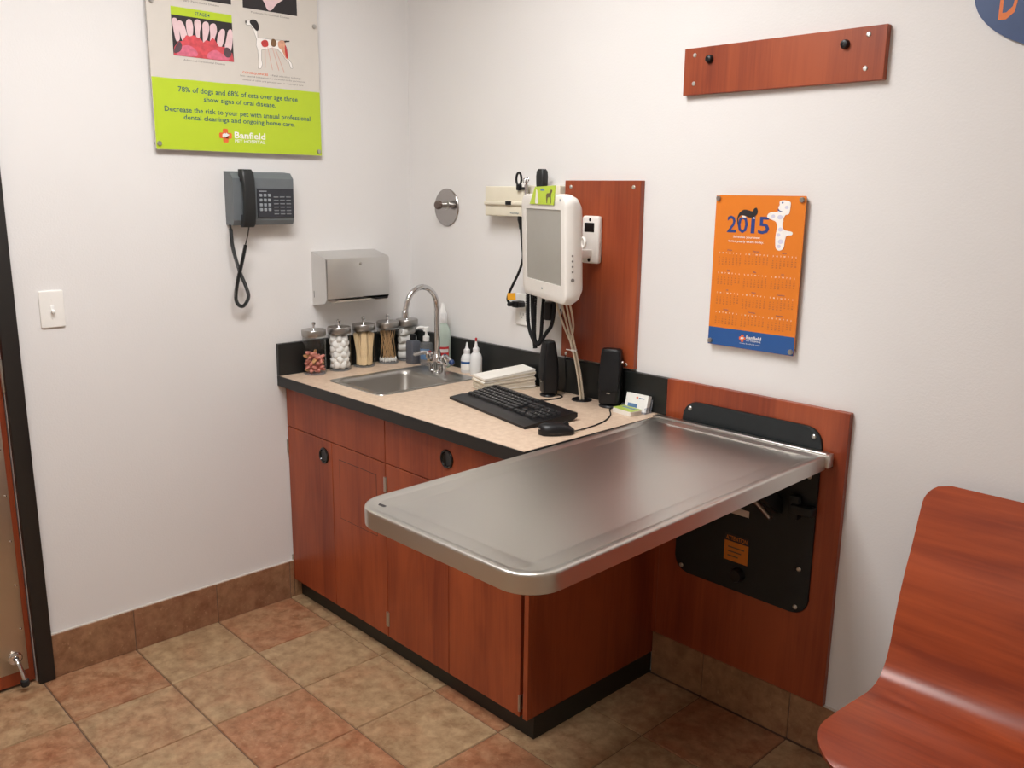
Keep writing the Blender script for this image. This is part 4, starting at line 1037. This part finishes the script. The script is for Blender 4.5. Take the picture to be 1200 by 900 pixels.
# ------------------------------------------------------------------ outlet, transformer, instruments
t = thing('wall_outlet', 'white duplex outlet plate behind the black cords', 'outlet', (.638, 0, 1.1165), BACK)
part('plate', prism(nb(), rrect(0, .0705, 0, .1145, .004, 3), .0003, .006, bev=.002), 'white_plastic', t)
for v in (.037, .0775):
    r_ = part('receptacle', prism(nb(), rrect(.0185, .052, v-.0145, v+.0145, .011, 5), .006, .0075), 'white_gloss', t)
    b = nb(); box(b, .0275, .0295, v-.001, v+.008, .0074, .0077); box(b, .041, .043, v-.001, v+.007, .0074, .0077); prism(b, ell(.035, v-.008, .0024, .0024, 10), .0074, .0077)
    part('slots', b, 'black_plastic', r_)
t = thing('diagnostic_set', 'cream wall transformer with otoscope and ophthalmoscope and black cords', 'medical device', (.62, 0, 1.56))
b = nb()
box(b, .522, .722, -.056, -.0004, 1.556, 1.612, .004, 3); box(b, .522, .722, -.064, -.0004, 1.546, 1.561, .005, 3); box(b, .522, .722, -.056, -.0004, 1.508, 1.552, .004, 3)
part('transformer_box', b, 'cream', t, True)
part('cradle_rail', box(nb(), .7225, .872, -.034, -.0004, 1.52, 1.616, .005, 3), 'cream', t, True)
b = nb(); box(b, .640, .668, -.0665, -.062, 1.548, 1.561, .001); part('power_switch', b, 'black_plastic', t, True)
b = nb(); text(b, 'WelchAllyn', .655, .70, 1.517, .006, 0, .01); 
b.transform(Matrix(((1, 0, 0, 0), (0, 0, -1, -.0563), (0, 1, 0, 0), (0, 0, 0, 1)))); part('maker_lettering', b, 'ink_teal', t, True)
b = nb(); lathe(b, [(.0125, 0), (.0125, -.014), (.009, -.026), (.006, -.045), (0, -.046)], 16, c=(.700, -.045, 1.510)); part('strain_relief', b, 'black_plastic', t, True)
b = nb(); tube(b, [(.700, -.045, 1.47), (.712, -.05, 1.42), (.722, -.055, 1.365), (.708, -.06, 1.315), (.672, -.062, 1.255), (.652, -.06, 1.22), (.653, -.056, 1.203), (.668, -.052, 1.197)], .0046, 10)
part('power_cord', b, 'black_soft', t, True)
b = nb(); box(b, .658, .69, -.05, -.0079, 1.184, 1.207, .005, 3); lathe(b, [(.009, 0), (.007, .02), (0, .021)], 12, T(.664, -.048, 1.196) @ MY); box(b, .688, .702, -.044, -.018, 1.186, 1.205, .004)
part('power_plug', b, 'black_plastic', t, True)
b = nb(); box(b, -.021, .021, -.0012, .0012, -.0125, .0125, .0008, 1, T(.678, -.066, 1.226) @ Matrix.Rotation(-.1, 4, 'Y')); part('warning_tag', b, 'yellow_tag', t, True, label='orange yellow tag on cord')
def handle(x, z0, z1):
    b = nb(); lathe(b, [(0, z0), (.010, z0), (.0125, z0+.01), (.0125, z1-.02), (.009, z1-.004), (.008, z1), (0, z1)], 18, c=(x, -.055, 0)); return part('handle', b, 'black_plastic', t, True)
h1 = handle(.735, 1.40, 1.577); h2 = handle(.815, 1.40, 1.590)
b = nb(); lathe(b, [(.0065, 0), (.0065, .03), (.008, .032), (.008, .04), (.005, .042), (0, .043)], 14, c=(.735, -.055, 1.577)); 
tube(b, [(.735, -.055, 1.61), (.737, -.057, 1.62), (.742, -.058, 1.628)], .004, 8)
part('otoscope_neck', b, 'chrome', t, True)
b = nb(); R_ = [( .7035+.0125*math.cos(a), -.062, 1.637+.0215*math.sin(a)) for a in [2*PI*i/24 for i in range(25)]]
tube(b, R_, .0042, 8, 1, False); box(b, .697, .714, -.07, -.054, 1.598, 1.620, .004, 3); tube(b, [(.712, -.06, 1.605), (.733, -.056, 1.605)], .005, 8)
part('otoscope_head', b, 'black_plastic', t, True)
for xx, zz in ((.742, 1.634), (.728, 1.632)):
    b = nb(); tube(b, [(xx+.0065*math.cos(a), -.058, zz+.0075*math.sin(a)) for a in [2*PI*i/16 for i in range(17)]], .0018, 6, 1, False); part('lens_ring', b, 'chrome', t, True)
b = nb(); rr = []
for z_, w, dp in ((1.588, .010, .009), (1.60, .015, .013), (1.62, .0185, .014), (1.645, .0185, .015), (1.662, .017, .014), (1.67, .013, .011)):
    rr.append([(q[0], q[1], z_) for q in rrect(.812-w, .812+w, -.058-dp, -.058+dp, .008, 4)])
loft(b, rr); part('ophthalmoscope_head', b, 'handset_black', t, True)
# cords hanging from the handles: coiled leg down, plain loop and back up
b = nb(); coil(b, [(.776, -.078, 1.40), (.777, -.082, 1.30), (.779, -.084, 1.20), (.784, -.086, 1.15)], .0062, .0055, .0022)
tube(b, [(.784, -.086, 1.152), (.795, -.086, 1.115), (.815, -.086, 1.085), (.832, -.084, 1.075)], .0062, 10)
tube(b, [(.832, -.084, 1.075), (.842, -.08, 1.10), (.842, -.074, 1.18), (.838, -.06, 1.32), (.82, -.05, 1.405)], .0062, 10)
part('coiled_cord', b, 'black_soft', t, True)
b = nb(); coil(b, [(.832, -.095, 1.40), (.831, -.098, 1.30), (.827, -.098, 1.2), (.826, -.098, 1.12)], .0062, .0055, .0022)
tube(b, [(.826, -.098, 1.122), (.830, -.096, 1.09), (.845, -.092, 1.078), (.872, -.086, 1.118), (.897, -.085, 1.15), (.903, -.08, 1.21), (.893, -.07, 1.30), (.86, -.04, 1.42)], .0066, 10)
part('coiled_cord', b, 'black_soft', t, True)
b = nb(); tube(b, [(.811, -.088, 1.40), (.808, -.09, 1.25), (.815, -.09, 1.14), (.824, -.088, 1.06)], .0075, 10); part('cord_strap', b, 'black_soft', t, True)
b = nb(); lathe(b, [(0, 0), (.016, 0), (.018, .005), (.018, .058), (.015, .062), (0, .062)], 18, c=(.874, -.075, 1.165)); part('cord_clip', b, 'black_plastic', t, True)
b = nb(); tube(b, [(.885, -.03, 1.20), (.895, -.014, 1.12), (.905, -.012, 1.07), (.905, -.021, 1.03), (.912, -.022, .95), (.925, -.04, .9085)], .0018, 6)
single('thin_wire', b, 'black_soft', 'thin black wire running down the wall behind the speaker', 'wire', (.9, -.02, CT))

# ------------------------------------------------------------------ monitor on wall arm
A_ = .42653485
t = thing('wall_monitor', 'white flat screen monitor on a wall arm beside the cherry panel', 'monitor', (.99067, -.22102, 1.42847), (PI/2+.0345, 0, -A_))
b = nb()
def mo(ins, z_, dome=0.): return [(q[0], q[1], z_) for q in rrect(-.190+ins, .190-ins, -.170+ins, .158-ins, max(.008, .034-ins*.5), 6)]
loft(b, [mo(.026, -.004), mo(.024, .0085), mo(.0045, .0092), mo(.0015, .0075), mo(.0, .004), mo(-.002, -.01), mo(.0, -.022), mo(.010, -.042), mo(.03, -.058), mo(.065, -.068)], True, True)
cs = part('monitor_housing', b, 'monitor_white', t, ang=45)
# bezel frame around the recessed glass
b = nb(); sx, sy = .152, .114
prism(b, [(-.168, .1140), (.168, .1140), (.168, .138), (-.168, .138)], .004, .0085); prism(b, [(-.168, -.148), (.168, -.148), (.168, -.114), (-.168, -.114)], .004, .0085)
prism(b, [(-.168, -.114), (-sx, -.114), (-sx, .114), (-.168, .114)], .004, .0085); prism(b, [(sx, -.114), (.168, -.114), (.168, .114), (sx, .114)], .004, .0085)
part('bezel', b, 'monitor_white', t)
part('screen', box(nb(), -sx, sx, -.114, .114, .0038, .0056), 'screen_grey', t)
for k, (yy, r_) in enumerate(((-.02, .0032), (-.036, .0032), (-.052, .0032), (-.068, .0032), (-.093, .0058))):
    b = nb(); lathe(b, [(r_, 0), (r_, .0015), (0, .002)], 14, T(.1915, yy, -.012) @ MX); part('side_button', b, 'ink_grey', t)
b = nb(); lathe(b, [(.004, 0), (.004, .0012), (0, .0016)], 12, c=(.150, .1435, .0088)); part('sensor', b, 'phone_key', t)
b = nb(); flat(b, ell(-.01, -.136, .006, .0035, 14), .0086, .0006); part('badge', b, 'phone_key', t)
b = nb(); tube(b, [(.186+.012*math.cos(a), .018+.014*math.sin(a), -.05) for a in [2*PI*i/18 for i in range(19)]], .004, 8, 1, False); part('cable_ring', b, 'monitor_white', t)
b = nb(); box(b, .984, 1.058, -.044, -.0203, 1.366, 1.520, .009, 4); mt = part('wall_mount', b, 'monitor_white', t, True)
b = nb(); box(b, .998, 1.040, -.0455, -.043, 1.468, 1.498, .001); part('mount_window', b, 'black_gloss', mt, True)
b = nb(); ball(b, (1.021, -.044, 1.508), (.005, .002, .006)); ball(b, (1.021, -.044, 1.378), (.006, .002, .007)); part('mount_screw', b, 'black_plastic', mt, True)
b = nb(); box(b, 1.006, 1.034, -.175, -.04, 1.384, 1.412, .005, 3); lathe(b, [(0, 0), (.02, 0), (.02, .036), (0, .036)], 20, c=(1.02, -.150, 1.380)); part('arm', b, 'monitor_white', t, True)
# card standing in front of the monitor's top edge
p = thing('reminder_card', 'lime green reminder card propped on the top of the monitor', 'card', (.99067, -.22102, 1.42847), (PI/2+.0345, 0, -A_))
z = .0105
part('card', prism(nb(), [(-.104, .128), (.104, .128), (.122, .186), (-.052, .182)], z, z+.0012), 'lime', p)
sh_ = lambda P_: [(x+.026, y-.004) for x, y in P_]
part('cat_picture', flat(nb(), soft(sh_([(-.078, .136), (-.052, .136), (-.054, .152), (-.058, .172), (-.068, .178), (-.072, .160)])), z+.0012), 'ink_white', p)
part('dog_picture', flat(nb(), soft(sh_([(.020, .138), (.026, .138), (.03, .152), (.046, .154), (.052, .138), (.058, .138), (.058, .162), (.070, .174), (.058, .178), (.046, .168), (.024, .166), (.018, .156)])), z+.0012), 'brown_ink', p)
b = nb(); flat(b, sh_([(-.03, .174), (.005, .174), (.005, .180), (-.03, .180)]), z+.0012); part('print', b, 'flyer_blue', p)

# ------------------------------------------------------------------ fold-down steel exam table
RZ = math.radians(1.15)
tp = Matrix.Translation((1.3335, -.062, .9085)) @ Matrix.Rotation(RZ, 4, 'Z')
t = thing('exam_table', 'large stainless steel fold-down exam table hinged to the wall panel', 'exam table', (1.62, -.02, .9))
TW, TL = .566, 1.150
b = nb()
def tr_(ins, z_, extra=0.):
    r_ = max(.012, .082-ins)
    return [(q[0], q[1], z_) for q in rrect(ins, TW-ins, -TL+ins, -min(ins, .03), [r_, r_, .002, .002], 8)]
rg = [tr_(.020, -.040), tr_(.003, -.0425), tr_(.0005, -.0405), tr_(0, -.0062), tr_(0, -.0046), tr_(.0004, -.0028), tr_(.0013, -.0013), tr_(.0028, -.0004), tr_(.0046, 0.), tr_(.0062, 0.), tr_(.015, -.0002), tr_(.022, -.0040), tr_(.029, -.0050), tr_(.062, -.0058), tr_(.069, -.0072), tr_(.076, -.0078), tr_(.20, -.0080)]
loft(b, rg, True, True, tp)
tb_ = part('table_top', b, 'stainless_table', t, True, ang=28)
b = nb(); prism(b, rrect(-.014, .014, -.005, .005, .0048, 5), -.0064, -.0050, tp @ T(.048, -TL+.052, 0) @ Matrix.Rotation(.05, 4, 'Z')); part('drain_slot', b, 'ink_dark', tb_, True)
b = nb(); box(b, -.004, TW+.003, -.006, .018, -.034, .006, .004, 3, tp); part('rear_rail', b, 'satin', t, True)
b = nb(); box(b, TW-.001, TW+.011, -.008, .022, -.034, .003, .002, 2, tp); box(b, -.014, .0, -.0, .022, -.034, .000, .002, 2, tp); part('end_bracket', b, 'alu', t, True)
wp = part('wall_plate', prism(nb(), rrect(1.414, 1.872, .414, .972, .05, 8), .0202, .029, MY, .002), 'black_steel', t, True)
for (x, z_) in ((1.440, .950), (1.848, .946), (1.838, .551), (1.836, .434), (1.428+.012, .434), (1.44, .60), (1.845, .83)):
    b = nb(); lathe(b, [(.007, 0), (.007, .002), (.0045, .004), (0, .0042)], 14, T(x, -.029, z_) @ MY); part('bolt', b, 'satin', wp, True)
st = part('caution_sticker', box(nb(), 1.592, 1.674, -.0296, -.029, .506, .568), 'orange_sticker', wp, True)
hd = part('sticker_header', box(nb(), 1.592, 1.674, -.0297, -.029, .568, .592), 'ink_dark', wp, True)
b = nb(); text(b, 'ATTENTION', 1.597, 1.669, .573, .013, 0, .01); b.transform(Matrix(((1, 0, 0, 0), (0, 0, -1, -.0298), (0, 1, 0, 0), (0, 0, 0, 1)))); part('attention_lettering', b, 'orange_sticker', hd, True)
b = nb()
for k in range(3): box(b, 1.605, 1.661-.01*k, -.0299, -.0296, .548-.014*k, .552-.014*k)
part('sticker_print', b, 'brown_ink', st, True)
part('rating_label', box(nb(), 1.603, 1.668, -.0296, -.029, .657, .677), 'alu', wp, True)
b = nb(); lathe(b, [(.022, 0), (.022, .012), (.018, .02), (0, .021)], 20, T(1.645, -.029, .470) @ MY); part('release_knob', b, 'black_plastic', wp, True)
for x in (1.47, 1.76):
    b = nb(); prism(b, [(-.03, .70), (-.03, .745), (-.22, .8655), (-.27, .8655), (-.27, .857)], x-.012, x+.012, Matrix(((0, 0, 1, 0), (1, 0, 0, 0), (0, 1, 0, 0), (0, 0, 0, 1)))); part('support_arm', b, 'black_steel', t, True)
b = nb(); tube(b, [(1.66, -.045, .745), (1.755, -.06, .690)], .008, 12, smooth=False); part('gas_strut', b, 'satin', t, True)
b = nb(); box(b, 1.81, 1.876, -.062, -.029, .722, .748, .004); box(b, 1.80, 1.83, -.05, -.029, .70, .77, .004); part('latch_bracket', b, 'black_steel', t, True)

# ------------------------------------------------------------------ bench
t = thing('bench', 'curved cherry plywood bench on black legs against the back wall', 'bench', (2.75, -.32, 0))
prof = [(-.050, .905), (-.064, .862), (-.083, .807), (-.103, .747), (-.128, .684), (-.147, .621), (-.160, .557), (-.170, .505), (-.188, .458), (-.218, .428), (-.262, .416), (-.31, .419), (-.36, .425), (-.44, .433), (-.50, .436), (-.55, .433), (-.590, .424), (-.618, .410)]
P = [Vector((0, a, c)) for a, c in prof]; P = spline(P, 5); Ls = [0]
for a, c in zip(P, P[1:]): Ls.append(Ls[-1]+(c-a).length)
tot = Ls[-1]; X0, X1 = 2.166, 3.30; th = .016
def inset(s):
    r0, r1 = .058, .125
    if s < r0: return r0-math.sqrt(max(0, r0*r0-(r0-s)**2))
    if s > tot-r1: q = r1-(tot-s); return r1-math.sqrt(max(0, r1*r1-q*q))
    return 0
b = nb(); NX = 24; top = []; bot = []
for i, p_ in enumerate(P):
    tn = (P[min(i+1, len(P)-1)]-P[max(i-1, 0)]).normalized(); nn = Vector((0, -tn.z, tn.y)); 
    if nn.z < 0 and nn.y > 0: nn = -nn
    nn = Vector((0, tn.z, -tn.y)); 
    if nn.y > .2 or nn.z < -.2: nn = -nn
    ins = inset(Ls[i]); xs = [X0+ins+(X1-X0-2*ins)*k/NX for k in range(NX+1)]
    top.append([b.verts.new((x, p_.y, p_.z)) for x in xs]); bot.append([b.verts.new((x, p_.y-nn.y*th, p_.z-nn.z*th)) for x in xs])
for i in range(len(P)-1):
    for k in range(NX):
        b.faces.new((top[i][k], top[i+1][k], top[i+1][k+1], top[i][k+1])); b.faces.new((bot[i][k], bot[i][k+1], bot[i+1][k+1], bot[i+1][k]))
    b.faces.new((top[i][0], bot[i][0], bot[i+1][0], top[i+1][0])); b.faces.new((top[i][NX], top[i+1][NX], bot[i+1][NX], bot[i][NX]))
for k in range(NX):
    b.faces.new((top[0][k], top[0][k+1], bot[0][k+1], bot[0][k])); b.faces.new((top[-1][k], bot[-1][k], bot[-1][k+1], top[-1][k+1]))
bmesh.ops.remove_doubles(b, verts=b.verts[:], dist=1e-5); bmesh.ops.recalc_face_normals(b, faces=b.faces[:])
part('seat_shell', b, 'cherry_along', t, True, ang=50)
for x in (2.30, 3.17):
    for y, zt in ((-.50, .4185), (-.215, .405)):
        b = nb(); box(b, x-.018, x+.018, y-.018, y+.018, .001, zt, .003); lg = part('leg', b, 'black_steel', t, True)
    b = nb(); box(b, x-.015, x+.015, -.50, -.215, .365, .392, .003); part('side_rail', b, 'black_steel', t, True)
b = nb(); box(b, 2.30, 3.17, -.37, -.34, .366, .391, .003); part('cross_rail', b, 'black_steel', t, True)

# ------------------------------------------------------------------ light and view
w = bpy.data.worlds.new('world'); sc.world = w; w.use_nodes = True
w.node_tree.nodes['Background'].inputs[0].default_value = (.9, .88, .85, 1); w.node_tree.nodes['Background'].inputs[1].default_value = .15
sc.view_settings.view_transform = 'Standard'; sc.view_settings.look = 'None'
sc.view_settings.gamma = 1; sc.view_settings.use_curve_mapping = False; sc.view_settings.exposure = .0
sc.cycles.use_denoising = True; sc.cycles.max_bounces = 10; sc.cycles.transparent_max_bounces = 24
